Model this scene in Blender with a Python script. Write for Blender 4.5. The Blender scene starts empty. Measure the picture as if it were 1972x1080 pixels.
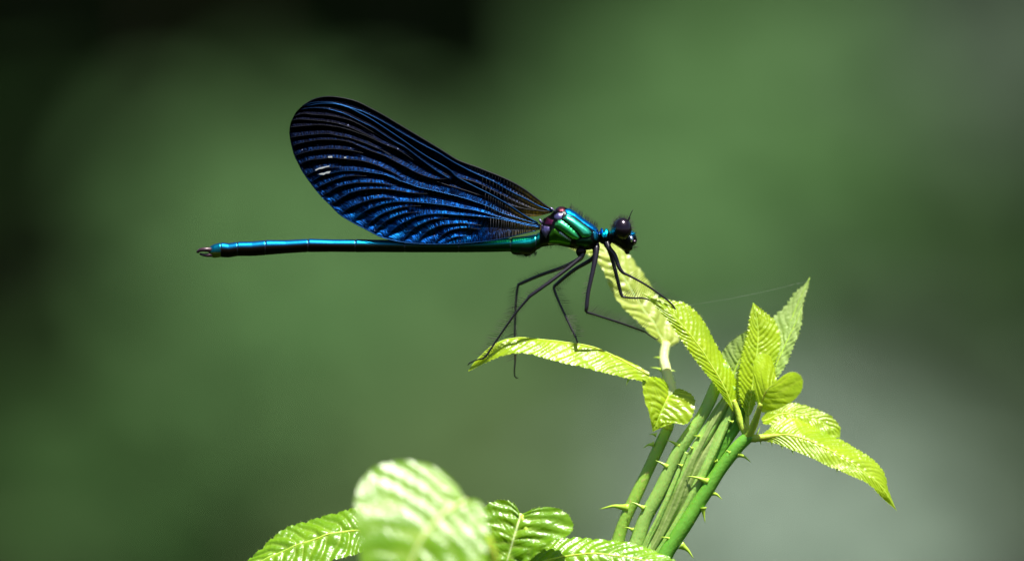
import bpy, math, random
import numpy as np
from mathutils import Vector

# ------------------------------------------------------------------ camera, sky, sun, exposure
scene = bpy.context.scene
col = scene.collection
U = 5.67e-5            # metres per photo pixel in the plane of the insect (body about 48 mm long)
D = 0.62               # camera to insect, metres
PITCH = math.radians(5.0)
CP, SP = math.cos(PITCH), math.sin(PITCH)
RIGHT = np.array([1.0, 0.0, 0.0]); FWD = np.array([0.0, CP, -SP]); UP = np.array([0.0, SP, CP])
CAM = np.array([0.0, 0.0, 1.0]) - FWD * D

cam_data = bpy.data.cameras.new('camera')
cam = bpy.data.objects.new('camera', cam_data); col.objects.link(cam)
cam.location = CAM
cam.rotation_euler = (math.pi / 2 - PITCH, 0, 0)
cam_data.sensor_width = 36.0
cam_data.lens = 36.0 * D / (1972 * U)
cam_data.clip_start = 0.02
cam_data.clip_end = 400.0
cam_data.dof.use_dof = True
cam_data.dof.focus_distance = D - 0.0006
cam_data.dof.aperture_fstop = 7.1
scene.camera = cam

SUN = 0.22 * RIGHT + 0.91 * UP - 0.32 * FWD
SUN = SUN / np.linalg.norm(SUN)
world = bpy.data.worlds.new('World'); scene.world = world
world.use_nodes = True
wn = world.node_tree
bg = wn.nodes['Background']
sky = wn.nodes.new('ShaderNodeTexSky')
sky.sky_type = 'NISHITA'; sky.sun_disc = False
sky.sun_elevation = math.asin(SUN[2])
sky.sun_rotation = math.atan2(SUN[0], SUN[1])
wn.links.new(sky.outputs[0], bg.inputs[0])
bg.inputs[1].default_value = 0.055
sl = bpy.data.lights.new('sun', 'SUN'); sl.energy = 5.0; sl.angle = math.radians(0.53); sl.color = (1.0, 0.95, 0.87)
so = bpy.data.objects.new('sun', sl); col.objects.link(so)
so.rotation_euler = Vector(SUN).to_track_quat('Z', 'Y').to_euler()
so.location = (0.5, -0.5, 3)
scene.view_settings.view_transform = 'Standard'
scene.view_settings.look = 'None'
scene.view_settings.exposure = 1.2
scene.view_settings.gamma = 1.0
scene.render.engine = 'CYCLES'
scene.cycles.use_denoising = True
scene.cycles.use_adaptive_sampling = False
scene.cycles.max_bounces = 8
scene.cycles.transparent_max_bounces = 16
scene.cycles.sample_clamp_indirect = 4.0

rng = np.random.default_rng(7)
random.seed(7)

# ------------------------------------------------------------------ helpers
def W(p):
    """photo pixel x, y and depth offset d (in pixel units, + = away) -> world metres"""
    p = np.asarray(p, float).reshape(-1, 3)
    dep = D + p[:, 2] * U
    x = (p[:, 0] - 986) * U * dep / D
    y = (540 - p[:, 1]) * U * dep / D
    return CAM + FWD * dep[:, None] + RIGHT * x[:, None] + UP * y[:, None]

def WM(px, py, dep):
    return W([[px, py, (dep - D) / U]])[0]

def link(o, parent=None):
    col.objects.link(o)
    if parent is not None:
        o.parent = parent
    return o

def root(name, label, cat, loc, group=None):
    o = bpy.data.objects.new(name, None)
    o.empty_display_size = 0.01
    o.location = loc
    o['label'] = label; o['category'] = cat
    if group: o['group'] = group
    return link(o)

def origin(parent):
    p = parent
    while p is not None and p.parent is not None:
        p = p.parent
    return np.array(p.location) if p is not None else np.zeros(3)

def mesh_world(name, v, f, mat, parent=None, attrs=None, colors=None, smooth=True):
    me = bpy.data.meshes.new(name)
    v = np.asarray(v, float) - origin(parent)
    me.from_pydata(v.tolist(), [], f if isinstance(f, list) else np.asarray(f).tolist())
    if smooth:
        me.polygons.foreach_set('use_smooth', np.ones(len(me.polygons), bool))
    for k, a in (attrs or {}).items():
        at = me.attributes.new(k, 'FLOAT', 'POINT')
        at.data.foreach_set('value', np.asarray(a, np.float32))
    if colors is not None:
        ca = me.color_attributes.new('pigment', 'FLOAT_COLOR', 'POINT')
        c = np.ones((len(v), 4), np.float32); c[:, :3] = colors
        ca.data.foreach_set('color', c.ravel())
    if mat is not None:
        me.materials.append(mat)
    me.update()
    return link(bpy.data.objects.new(name, me), parent)

def mesh_px(name, v, f, mat, parent=None, **k):
    return mesh_world(name, W(v), f, mat, parent, **k)

def spline(pts, n, kind='len'):
    """Catmull-Rom through the points, resampled to n points"""
    P = np.asarray(pts, float)
    if len(P) == 2:
        t = np.linspace(0, 1, n)[:, None]
        return P[0] * (1 - t) + P[1] * t
    Q = np.vstack([2 * P[0] - P[1], P, 2 * P[-1] - P[-2]])
    out = []
    for i in range(len(P) - 1):
        p0, p1, p2, p3 = Q[i:i + 4]
        t = np.linspace(0, 1, 24, endpoint=False)[:, None]
        out.append(0.5 * (2 * p1 + (p2 - p0) * t + (2 * p0 - 5 * p1 + 4 * p2 - p3) * t ** 2 + (3 * p1 - p0 - 3 * p2 + p3) * t ** 3))
    out.append(P[-1:])
    C = np.vstack(out)
    s = np.concatenate([[0], np.cumsum(np.linalg.norm(np.diff(C[:, :2] if C.shape[1] > 3 else C, axis=0), axis=1))])
    u = np.linspace(0, s[-1], n)
    return np.stack([np.interp(u, s, C[:, k]) for k in range(C.shape[1])], 1)

def tube_geo(C, R, seg=8, caps=True):
    C = np.asarray(C, float); n = len(C)
    R = np.broadcast_to(np.asarray(R, float), (n,))
    T = np.gradient(C, axis=0); T /= np.linalg.norm(T, axis=1)[:, None] + 1e-12
    a = np.array([0, 0, 1.0]) if abs(T[0, 2]) < 0.9 else np.array([1.0, 0, 0])
    N = np.cross(T[0], a); N /= np.linalg.norm(N)
    V = []
    th = np.linspace(0, 2 * math.pi, seg, endpoint=False)
    for i in range(n):
        N = N - T[i] * N.dot(T[i]); N /= np.linalg.norm(N) + 1e-12
        B = np.cross(T[i], N)
        V.append(C[i] + R[i] * (np.cos(th)[:, None] * N + np.sin(th)[:, None] * B))
    V = np.vstack(V)
    F = []
    for i in range(n - 1):
        for j in range(seg):
            k = (j + 1) % seg
            F.append([i * seg + j, i * seg + k, (i + 1) * seg + k, (i + 1) * seg + j])
    if caps:
        F.append(list(range(seg))[::-1]); F.append([(n - 1) * seg + j for j in range(seg)])
    return V, F

class Geo:
    def __init__(self): self.v = []; self.f = []; self.n = 0
    def add(self, v, f):
        self.v.append(np.asarray(v, float)); self.f += [[i + self.n for i in q] for q in f]; self.n += len(v)
    def V(self): return np.vstack(self.v)

def ellipsoid_geo(c, r, nu=20, nv=12, tilt=0.0):
    V = []; F = []
    for i in range(nv + 1):
        ph = math.pi * i / nv
        for j in range(nu):
            th = 2 * math.pi * j / nu
            x, y, z = math.sin(ph) * math.cos(th) * r[0], -math.cos(ph) * r[1], math.sin(ph) * math.sin(th) * r[2]
            V.append((c[0] + x * math.cos(tilt) - y * math.sin(tilt), c[1] + x * math.sin(tilt) + y * math.cos(tilt), c[2] + z))
    for i in range(nv):
        for j in range(nu):
            k = (j + 1) % nu
            F.append([i * nu + j, i * nu + k, (i + 1) * nu + k, (i + 1) * nu + j])
    return np.array(V), F

def hair_geo(g, p, q, r, bend=0.0):
    p = np.asarray(p, float); q = np.asarray(q, float)
    m = (p + q) / 2 + np.array([rng.normal() * bend, rng.normal() * bend, rng.normal() * bend])
    v, f = tube_geo(np.array([p, m, q]), [r, r * 0.75, r * 0.2], 3, False)
    g.add(v, f)

# ------------------------------------------------------------------ materials
class NT:
    def __init__(self, name):
        self.m = bpy.data.materials.new(name); self.m.use_nodes = True
        self.t = self.m.node_tree; self.t.nodes.clear()
        self.out = self.n('OutputMaterial')
    def n(self, typ, **k):
        x = self.t.nodes.new('ShaderNode' + typ)
        for a, b in k.items(): setattr(x, a, b)
        return x
    def l(self, a, b): self.t.links.new(a, b)
    def attr(self, name):
        a = self.n('Attribute'); a.attribute_name = name; return a
    def math(self, op, a, b=None, c=None, clamp=False):
        x = self.n('Math', operation=op, use_clamp=clamp)
        for i, s in enumerate((a, b, c)):
            if s is None: continue
            if isinstance(s, (int, float)): x.inputs[i].default_value = s
            else: self.l(s, x.inputs[i])
        return x.outputs[0]
    def mix(self, f, a, b):
        x = self.n('Mix', data_type='RGBA')
        for s, i in ((f, 0), (a, 6), (b, 7)):
            if isinstance(s, (int, float)): x.inputs[i].default_value = s
            elif isinstance(s, tuple): x.inputs[i].default_value = (*s, 1.0)
            else: self.l(s, x.inputs[i])
        return x.outputs[2]
    def noise(self, scale, detail=3.0, rough=0.55, vec=None):
        x = self.n('TexNoise'); x.inputs['Scale'].default_value = scale
        x.inputs['Detail'].default_value = detail; x.inputs['Roughness'].default_value = rough
        if vec is None:
            vec = self.n('TexCoord').outputs['Object']
        self.l(vec, x.inputs['Vector'])
        return x.outputs['Fac']
    def bump(self, h, strength, dist):
        b = self.n('Bump'); b.inputs['Strength'].default_value = strength; b.inputs['Distance'].default_value = dist
        self.l(h, b.inputs['Height']); return b.outputs[0]
    def principled(self, color, rough=0.5, metal=0.0, spec=0.5, normal=None, **k):
        p = self.n('BsdfPrincipled')
        for s, nm in ((color, 'Base Color'), (rough, 'Roughness'), (metal, 'Metallic'), (spec, 'Specular IOR Level')):
            if isinstance(s, (int, float)): p.inputs[nm].default_value = s
            elif isinstance(s, tuple): p.inputs[nm].default_value = (*s, 1.0)
            else: self.l(s, p.inputs[nm])
        if normal is not None: self.l(normal, p.inputs['Normal'])
        for a, b in k.items(): p.inputs[a.replace('_', ' ')].default_value = b
        return p.outputs[0]
    def done(self, s): self.l(s, self.out.inputs['Surface']); return self.m

def m_plain(name, c, rough=0.5, metal=0.0, spec=0.5, var=0.25, scale=4000.0, bump=0.0):
    t = NT(name)
    nz = t.noise(scale)
    cc = t.mix(nz, tuple(x * (1 - var) for x in c), tuple(min(1, x * (1 + var)) for x in c))
    nrm = t.bump(nz, 0.5, bump) if bump else None
    return t.done(t.principled(cc, rough, metal, spec, nrm))

def m_leaf(name, green, pale, vein, trans, rough=0.32, tmix=0.45, spec=0.65):
    """leaf blade: patchy green, paler along the veins, waxy, lets light through"""
    t = NT(name)
    n1 = t.noise(260.0, 4.0); n2 = t.noise(2600.0, 3.0)
    c = t.mix(t.math('MULTIPLY_ADD', n1, 1.8, -0.4, clamp=True), green, pale)
    v = t.attr('vein').outputs['Fac']
    c = t.mix(t.math('MULTIPLY', v, 0.55), c, vein)
    sp = t.math('MULTIPLY_ADD', t.noise(900.0, 1.0), 14.0, -10.6, clamp=True)
    c = t.mix(t.math('MULTIPLY', sp, 0.6), c, (0.14, 0.10, 0.02))
    n3 = t.noise(1100.0, 3.0)
    h = t.math('ADD', n2, t.math('MULTIPLY', n3, 1.6))
    nrm = t.bump(h, 0.6, 0.00009)
    r = t.math('MULTIPLY_ADD', n2, 0.25, rough - 0.12)
    p = t.principled(c, r, 0.0, spec, nrm)
    tr = t.n('BsdfTranslucent')
    t.l(t.mix(t.math('MULTIPLY', v, 0.4), trans, vein), tr.inputs[0]); t.l(nrm, tr.inputs['Normal'])
    mx = t.n('MixShader'); mx.inputs[0].default_value = tmix
    t.l(p, mx.inputs[1]); t.l(tr.outputs[0], mx.inputs[2])
    return t.done(mx.outputs[0])

M = {}
M['leaf'] = m_leaf('young bramble leaf', (0.23, 0.40, 0.004), (0.40, 0.54, 0.008), (0.56, 0.66, 0.07), (0.64, 0.78, 0.004))
M['leaf_pale'] = m_leaf('pale downy leaf', (0.36, 0.48, 0.05), (0.54, 0.62, 0.15), (0.66, 0.70, 0.30), (0.58, 0.70, 0.03), 0.34)
M['leaf_under'] = m_leaf('downy furled leaf', (0.22, 0.36, 0.06), (0.35, 0.47, 0.14), (0.46, 0.56, 0.20), (0.40, 0.56, 0.03), 0.5, 0.3)
M['leaf_mature'] = m_leaf('glossy bramble leaf', (0.085, 0.22, 0.003), (0.18, 0.35, 0.006), (0.40, 0.52, 0.10), (0.36, 0.58, 0.003), 0.28, 0.32, 0.5)
def m_stem(name, a, b, speck):
    t = NT(name)
    n1 = t.noise(500.0, 3.0); n2 = t.noise(2200.0, 2.0)
    c = t.mix(n1, a, b)
    sp = t.math('MULTIPLY_ADD', n2, 9.0, -5.3, clamp=True)
    c = t.mix(t.math('MULTIPLY', sp, speck), c, (0.42, 0.36, 0.12))
    nrm = t.bump(t.math('ADD', n2, t.noise(4200.0, 3.0)), 0.6, 0.00007)
    return t.done(t.principled(c, 0.5, 0.0, 0.4, nrm, Subsurface_Weight=0.35, Subsurface_Scale=0.0012))
M['stem'] = m_stem('green bramble stem', (0.08, 0.27, 0.015), (0.15, 0.38, 0.035), 0.1)
M['stem_speck'] = m_stem('speckled bramble stem', (0.18, 0.37, 0.035), (0.29, 0.47, 0.065), 0.75)
M['stem_down'] = m_stem('downy shoot stem', (0.19, 0.39, 0.055), (0.33, 0.50, 0.12), 0.15)
M['stem_white'] = m_stem('pale leaf stalk', (0.42, 0.52, 0.16), (0.56, 0.62, 0.30), 0.1)
M['petiole'] = m_stem('yellow green stalk', (0.30, 0.46, 0.03), (0.42, 0.54, 0.06), 0.05)
M['thorn'] = m_plain('yellow green thorn', (0.36, 0.54, 0.045), 0.3, 0.0, 0.5, 0.2, 1500)
M['bark'] = m_plain('brown bark', (0.07, 0.05, 0.03), 0.8, 0, 0.2, 0.4, 60)

t = NT('iridescent cuticle')
pg = t.attr('pigment').outputs['Color']
n1 = t.noise(9000.0, 3.0)
c = t.mix(n1, pg, pg)
hsv = t.n('HueSaturation'); t.l(pg, hsv.inputs['Color'])
t.l(t.math('MULTIPLY_ADD', n1, 0.5, 0.75), hsv.inputs['Value'])
M['body'] = t.done(t.principled(hsv.outputs[0], t.math('MULTIPLY_ADD', n1, 0.2, 0.24), 0.95, 0.5, t.bump(n1, 0.12, 0.00003)))

t = NT('compound eye')
vo = t.n('TexVoronoi'); vo.inputs['Scale'].default_value = 16000.0
t.l(t.n('TexCoord').outputs['Object'], vo.inputs['Vector'])
M['eye'] = t.done(t.principled((0.004, 0.0016, 0.0038), 0.22, 0.0, 0.42, t.bump(vo.outputs['Distance'], 0.06, 0.00002), Coat_Weight=0.2, Coat_Roughness=0.3, Specular_Tint=(0.75, 0.6, 0.85, 1)))
M['leg'] = m_plain('dark leg cuticle', (0.009, 0.006, 0.012), 0.34, 0.0, 0.45, 0.3, 3000)
M['hair'] = m_plain('dark bristle', (0.03, 0.026, 0.022), 0.5, 0.0, 0.4, 0.2, 3000)
M['lilac'] = m_plain('lilac plate', (0.14, 0.12, 0.24), 0.32, 0.4, 0.6, 0.4, 3000, 0.00003)
M['vein'] = m_plain('blue wing vein', (0.004, 0.032, 0.10), 0.32, 0.9, 0.5, 0.5, 2500)
M['vein_dark'] = m_plain('black wing vein', (0.004, 0.005, 0.008), 0.45, 0.3, 0.25, 0.3, 2500)
M['wing_glint'] = m_plain('whitish painted glint on wing', (0.30, 0.32, 0.33), 0.5, 0, 0.4, 0.3, 9000)  # pale colour standing for light glints on the hind wing
M['clasper'] = m_plain('dark clasper', (0.045, 0.018, 0.03), 0.35, 0.2, 0.5, 0.4, 3000)

def m_wing():
    t = NT('iridescent wing membrane')
    tone = t.attr('tone').outputs['Fac']; amber = t.attr('amber').outputs['Fac']; hs = t.attr('along').outputs['Fac']; ac = t.attr('across').outputs['Fac']
    # cross-vein hatching: cells along the vein, irregular
    cx = t.n('CombineXYZ'); t.l(t.math('MULTIPLY', hs, 0.30), cx.inputs[0]); t.l(t.math('MULTIPLY', ac, 0.09), cx.inputs[1])
    nz = t.n('TexNoise'); nz.inputs['Scale'].default_value = 1.0; nz.inputs['Detail'].default_value = 2.0
    t.l(cx.outputs[0], nz.inputs['Vector'])
    hatch = t.math('MULTIPLY_ADD', nz.outputs['Fac'], 5.5, -2.35, clamp=True)
    big = t.noise(900.0, 2.0)
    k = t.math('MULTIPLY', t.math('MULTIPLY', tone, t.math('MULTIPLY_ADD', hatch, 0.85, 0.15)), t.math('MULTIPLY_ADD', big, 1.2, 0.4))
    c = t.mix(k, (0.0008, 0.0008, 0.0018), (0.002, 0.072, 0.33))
    teal = t.math('MULTIPLY', t.math('MULTIPLY_ADD', big, 4.0, -2.0, clamp=True), t.math('MULTIPLY', tone, 0.5))
    c = t.mix(t.math('MULTIPLY', teal, k), c, (0.01, 0.30, 0.38))
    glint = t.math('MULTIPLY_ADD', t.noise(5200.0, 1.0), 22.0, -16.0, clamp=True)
    c = t.mix(t.math('MULTIPLY', glint, 0.5), c, (0.10, 0.12, 0.20))  # sparse sparkle painted into the membrane's base colour
    fine = t.noise(11000.0, 2.0)
    nrm = t.bump(t.math('ADD', hatch, fine), 0.5, 0.00005)
    p = t.principled(c, 0.36, 1.0, 0.3, nrm)
    # amber glassy base
    tr = t.n('BsdfTransparent'); tr.inputs[0].default_value = (0.75, 0.55, 0.14, 1)
    tl = t.n('BsdfTranslucent'); tl.inputs[0].default_value = (0.45, 0.32, 0.03, 1)
    g = t.principled((0.12, 0.085, 0.012), 0.35, 0.0, 0.15, nrm)
    m1 = t.n('MixShader'); m1.inputs[0].default_value = 0.5; t.l(tr.outputs[0], m1.inputs[1]); t.l(g, m1.inputs[2])
    m2 = t.n('MixShader'); m2.inputs[0].default_value = 0.2; t.l(m1.outputs[0], m2.inputs[1]); t.l(tl.outputs[0], m2.inputs[2])
    m3 = t.n('MixShader')
    am = t.math('MULTIPLY', amber, t.math('MULTIPLY_ADD', hatch, 0.5, 0.5))
    t.l(am, m3.inputs[0]); t.l(p, m3.inputs[1]); t.l(m2.outputs[0], m3.inputs[2])
    return t.done(m3.outputs[0])
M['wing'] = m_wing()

def m_foliage(name, c1, c2, tr, rough=0.5):
    t = NT(name)
    n = t.noise(9.0, 3.0)
    r = t.n('ObjectInfo')
    c = t.mix(n, c1, c2)
    p = t.principled(c, 0.65, 0, 0.12)
    tl = t.n('BsdfTranslucent'); tl.inputs[0].default_value = (*tr, 1)
    m = t.n('MixShader'); m.inputs[0].default_value = 0.25
    t.l(p, m.inputs[1]); t.l(tl.outputs[0], m.inputs[2])
    return t.done(m.outputs[0])
M['fol_green'] = m_foliage('shrub leaves green', (0.040, 0.102, 0.026), (0.072, 0.148, 0.050), (0.070, 0.150, 0.032))
M['fol_olive'] = m_foliage('shrub leaves olive', (0.042, 0.082, 0.022), (0.078, 0.122, 0.046), (0.072, 0.12, 0.028))
M['fol_grey'] = m_foliage('willow leaves grey green', (0.145, 0.205, 0.15), (0.22, 0.28, 0.225), (0.17, 0.22, 0.16), 0.55)
M['fol_sallow'] = m_foliage('sallow leaves dull green', (0.042, 0.072, 0.040), (0.074, 0.105, 0.068), (0.06, 0.09, 0.05), 0.55)
M['fol_dull'] = m_foliage('dull dark leaves', (0.024, 0.042, 0.020), (0.046, 0.070, 0.040), (0.034, 0.055, 0.026), 0.55)
M['fol_dark'] = m_foliage('dark leaves', (0.012, 0.040, 0.006), (0.024, 0.062, 0.012), (0.02, 0.05, 0.006))

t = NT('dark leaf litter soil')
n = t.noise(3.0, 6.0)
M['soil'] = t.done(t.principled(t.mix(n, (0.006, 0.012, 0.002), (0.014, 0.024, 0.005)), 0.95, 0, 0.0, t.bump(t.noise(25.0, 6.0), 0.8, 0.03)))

# ------------------------------------------------------------------ ground and far bank
def ground():
    n = 90
    xs = np.sinh(np.linspace(-4.6, 4.6, n)); xs = xs / xs.max() * 150
    ys = np.sinh(np.linspace(-4.2, 4.2, n)); ys = ys / ys.max() * 150
    X, Y = np.meshgrid(xs, ys)
    def sm(a, b, v):
        q = np.clip((v - a) / (b - a), 0, 1); return q * q * (3 - 2 * q)
    Z = 2.6 * sm(4.0, 7.0, Y) * (1 + 0.12 * np.sin(X * 1.3)) + 1.2 * sm(8, 30, Y) + 0.02 * np.sin(X * 3.1) * np.cos(Y * 2.7)
    V = np.stack([X.ravel(), Y.ravel(), Z.ravel()], 1)
    F = [[j * n + i, j * n + i + 1, (j + 1) * n + i + 1, (j + 1) * n + i] for j in range(n - 1) for i in range(n - 1)]
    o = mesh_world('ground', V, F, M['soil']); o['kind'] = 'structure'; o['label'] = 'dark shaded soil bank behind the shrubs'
    def z(x, y):
        i = np.clip(np.searchsorted(xs, x) - 1, 0, n - 2); j = np.clip(np.searchsorted(ys, y) - 1, 0, n - 2)
        fx = (x - xs[i]) / (xs[i + 1] - xs[i]); fy = (y - ys[j]) / (ys[j + 1] - ys[j])
        return (Z[j, i] * (1 - fx) + Z[j, i + 1] * fx) * (1 - fy) + (Z[j + 1, i] * (1 - fx) + Z[j + 1, i + 1] * fx) * fy
    return z
GZ = ground()

def shrub(name, label, foot, sprays, mat, leaf, group='shrubs on the far bank'):
    """sprays: (px, py, radius m, leaf cover); leaf sprays tilted to the light, lower ones growing nearer; twigs run from the foot to each"""
    fx, fy = foot
    fz = GZ(fx, fy)
    r = root(name, label, 'shrub', (fx, fy, fz - 0.02), group)
    tg = Geo(); V = []; F = []; k = 0
    fork = np.array([fx, fy, fz + 0.25])
    v, f = tube_geo(spline([(fx, fy, fz - 0.03), (fx + 0.02, fy, fz + 0.12), tuple(fork)], 6), np.linspace(0.03, 0.022, 6), 8); tg.add(v, f)
    for (px, py, rad, lai) in sprays:
        c = WM(px, py, 3.15 + (1080 - py) * 0.0006)
        mid = (fork + c) / 2 + np.array([0.05 * rng.normal(), 0.08, -0.02])
        v, f = tube_geo(spline([fork, mid, c + np.array([0, 0.03, -0.02])], 10), np.linspace(0.012, 0.003, 10), 6); tg.add(v, f)
        nrm = np.array([0.12, -0.55, 0.83]); e1 = np.array([1.0, 0, 0]); e2 = np.cross(nrm, e1); e2 /= np.linalg.norm(e2)
        cnt = int(lai * math.pi * rad * rad / (leaf[0] * leaf[1] * 0.62))
        for _ in range(cnt):
            a_ = rng.uniform(0, 2 * math.pi); q = math.sqrt(rng.random()) * rad * rng.uniform(.85, 1.15)
            p = c + e1 * math.cos(a_) * q + e2 * math.sin(a_) * q + nrm * rng.normal() * 0.018
            nn = nrm + rng.normal(size=3) * 0.33; nn /= np.linalg.norm(nn)
            a = np.cross(nn, rng.normal(size=3)); a /= np.linalg.norm(a)
            b = np.cross(nn, a)
            L = leaf[0] * rng.uniform(0.65, 1.25); w = leaf[1] * rng.uniform(0.7, 1.2)
            base = p - a * L / 2
            V += [base, base + a * L * .35 + b * w / 2 + nn * w * .15, base + a * L * .72 + b * w * .36 + nn * w * .08, base + a * L,
                  base + a * L * .72 - b * w * .36 + nn * w * .08, base + a * L * .35 - b * w / 2 + nn * w * .15, base + a * L * .45]
            F += [[k, k + 1, k + 6], [k + 1, k + 2, k + 6], [k + 2, k + 3, k + 6], [k + 3, k + 4, k + 6], [k + 4, k + 5, k + 6], [k + 5, k, k + 6]]
            k += 7
    mesh_world('trunk', tg.V(), tg.f, M['bark'], r)
    mesh_world('crown', np.array(V), F, mat, r, smooth=False)
    return r

shrub('alder_shrub', 'mid green leafy shrub on the far bank behind the wing and tail', (-0.26, 3.2),
      [(380, 330, .05, .9), (540, 430, .06, 1.2), (420, 510, .05, 1.1), (600, 560, .07, 1.9), (480, 670, .06, 1.5), (660, 660, .07, 1.9), (720, 580, .05, 1.5), (300, 480, .04, .7),
       (860, 540, .05, 1.0), (760, 440, .05, .9), (580, 260, .05, .6), (620, 770, .05, 1.1)], M['fol_green'], (0.05, 0.032))
shrub('hazel_shrub', 'bright green leafy shrub on the far bank behind the head and thorax', (0.16, 3.4),
      [(1290, 220, .08, 2.0), (1430, 220, .10, 2.3), (1240, 400, .09, 2.3), (1420, 380, .10, 2.3), (1580, 240, .09, 2.1), (1130, 300, .05, 1.1), (1030, 480, .06, 1.0), (1280, 560, .07, 1.4), (1480, 480, .06, 1.0), (1500, 90, .07, 1.5)],
      M['fol_green'], (0.055, 0.04))
shrub('willow_shrub', 'silvery grey green willow shrub behind the thorny stems', (0.30, 2.7),
      [(1250, 1010, .07, 1.3), (1440, 1010, .08, 2.6), (1580, 1040, .07, 2.4), (1400, 1130, .10, 2.6), (1560, 1130, .09, 2.4), (1500, 900, .05, 1.2), (1330, 900, .05, 1.0)],
      M['fol_grey'], (0.06, 0.016))
shrub('sallow_shrub', 'dull grey green shrub high on the far bank beyond the upright leaf tips', (0.52, 3.5),
      [(1770, 140, .08, 1.8), (1900, 160, .08, 1.6), (1980, 60, .08, 1.2), (1980, 250, .05, .9)], M['fol_sallow'], (0.055, 0.018))
shrub('dogwood_shrub', 'olive green low shrub on the far bank above the low bramble leaves', (-0.03, 2.75),
      [(1010, 900, .08, 2.0), (870, 960, .06, 1.6), (1060, 1030, .09, 2.1), (900, 1130, .10, 1.6), (1120, 850, .06, 1.6), (700, 960, .05, 1.0), (60, 1100, .04, .4)], M['fol_olive'], (0.05, 0.03))
shrub('elder_shrub', 'dark dull green shrub at the foot of the bank beside the grey willow', (0.56, 2.9),
      [(1880, 860, .08, 1.5), (1960, 1000, .09, 1.7), (1760, 800, .06, 1.3), (1640, 700, .05, 1.1), (1960, 760, .06, 1.1), (1790, 1000, .06, 1.3)], M['fol_dull'], (0.055, 0.035))
shrub('privet_shrub', 'deep green shrub in the dark gap between the dull grey shrubs', (0.62, 3.3),
      [(1790, 510, .07, .5), (1940, 540, .07, .6), (1690, 430, .06, .9)], M['fol_dark'], (0.05, 0.03))

shrub('holly_shrub', 'blackish green low shrub below the tail tip', (-0.48, 3.0),
      [(90, 800, .06, .8), (230, 900, .07, 1.0), (60, 980, .07, 1.0), (330, 1000, .06, .9), (180, 1090, .07, 1.0), (70, 330, .05, .5)], M['fol_dark'], (0.05, 0.03))

# the same leafy bank goes on to both sides, above and below: a mass of undergrowth
def undergrowth():
    V = []; F = []; mi = []; k = 0; tg = Geo()
    nrm = np.array([0.12, -0.55, 0.83]); e1 = np.array([1.0, 0, 0]); e2 = np.cross(nrm, e1); e2 /= np.linalg.norm(e2)
    for gx in range(-3600, 5700, 250):
        for gy in range(-900, 2100, 250):
            px = gx + rng.uniform(-90, 90); py = gy + rng.uniform(-90, 90)
            if -620 < px < 2450 and -520 < py < 1560: continue
            if rng.random() < 0.22: continue
            dep = 3.15 + (1080 - py) * 0.0006
            c = WM(px, py, dep); rad = rng.uniform(.06, .1); lai = rng.uniform(.7, 2.0); m = int(rng.choice(4, p=[.45, .25, .15, .15]))
            gz = GZ(c[0], c[1] + .1)
            v, f = tube_geo(spline([(c[0] + .03, c[1] + .12, gz - .02), (c[0], c[1] + .08, (gz + c[2]) / 2), (c[0], c[1] + .02, c[2] - .02)], 6), np.linspace(.008, .003, 6), 5); tg.add(v, f)
            for _ in range(int(lai * math.pi * rad * rad / (0.05 * 0.03 * 0.62))):
                a_ = rng.uniform(0, 2 * math.pi); q = math.sqrt(rng.random()) * rad
                p = c + e1 * math.cos(a_) * q + e2 * math.sin(a_) * q + nrm * rng.normal() * 0.02
                nn = nrm + rng.normal(size=3) * 0.33; nn /= np.linalg.norm(nn)
                a = np.cross(nn, rng.normal(size=3)); a /= np.linalg.norm(a); b = np.cross(nn, a)
                L = .05 * rng.uniform(.65, 1.25); w = .032 * rng.uniform(.7, 1.2)
                V += [p - a * L / 2, p + b * w / 2 + nn * w * .12, p + a * L / 2, p - b * w / 2 + nn * w * .12]
                F += [[k, k + 1, k + 2], [k, k + 2, k + 3]]; mi += [m, m]; k += 4
    nl = len(F)
    tv = tg.V(); F += [[q + k for q in fc] for fc in tg.f]; mi += [4] * len(tg.f)
    o = mesh_world('undergrowth', np.vstack([np.array(V), tv]), F, M['fol_green'], smooth=False)
    for nm in ('fol_sallow', 'fol_olive', 'fol_dark', 'bark'): o.data.materials.append(M[nm])
    o.data.polygons.foreach_set('material_index', np.array(mi, np.int32))
    o['kind'] = 'stuff'; o['label'] = 'mass of green undergrowth covering the bank around the shrubs'
undergrowth()

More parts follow.
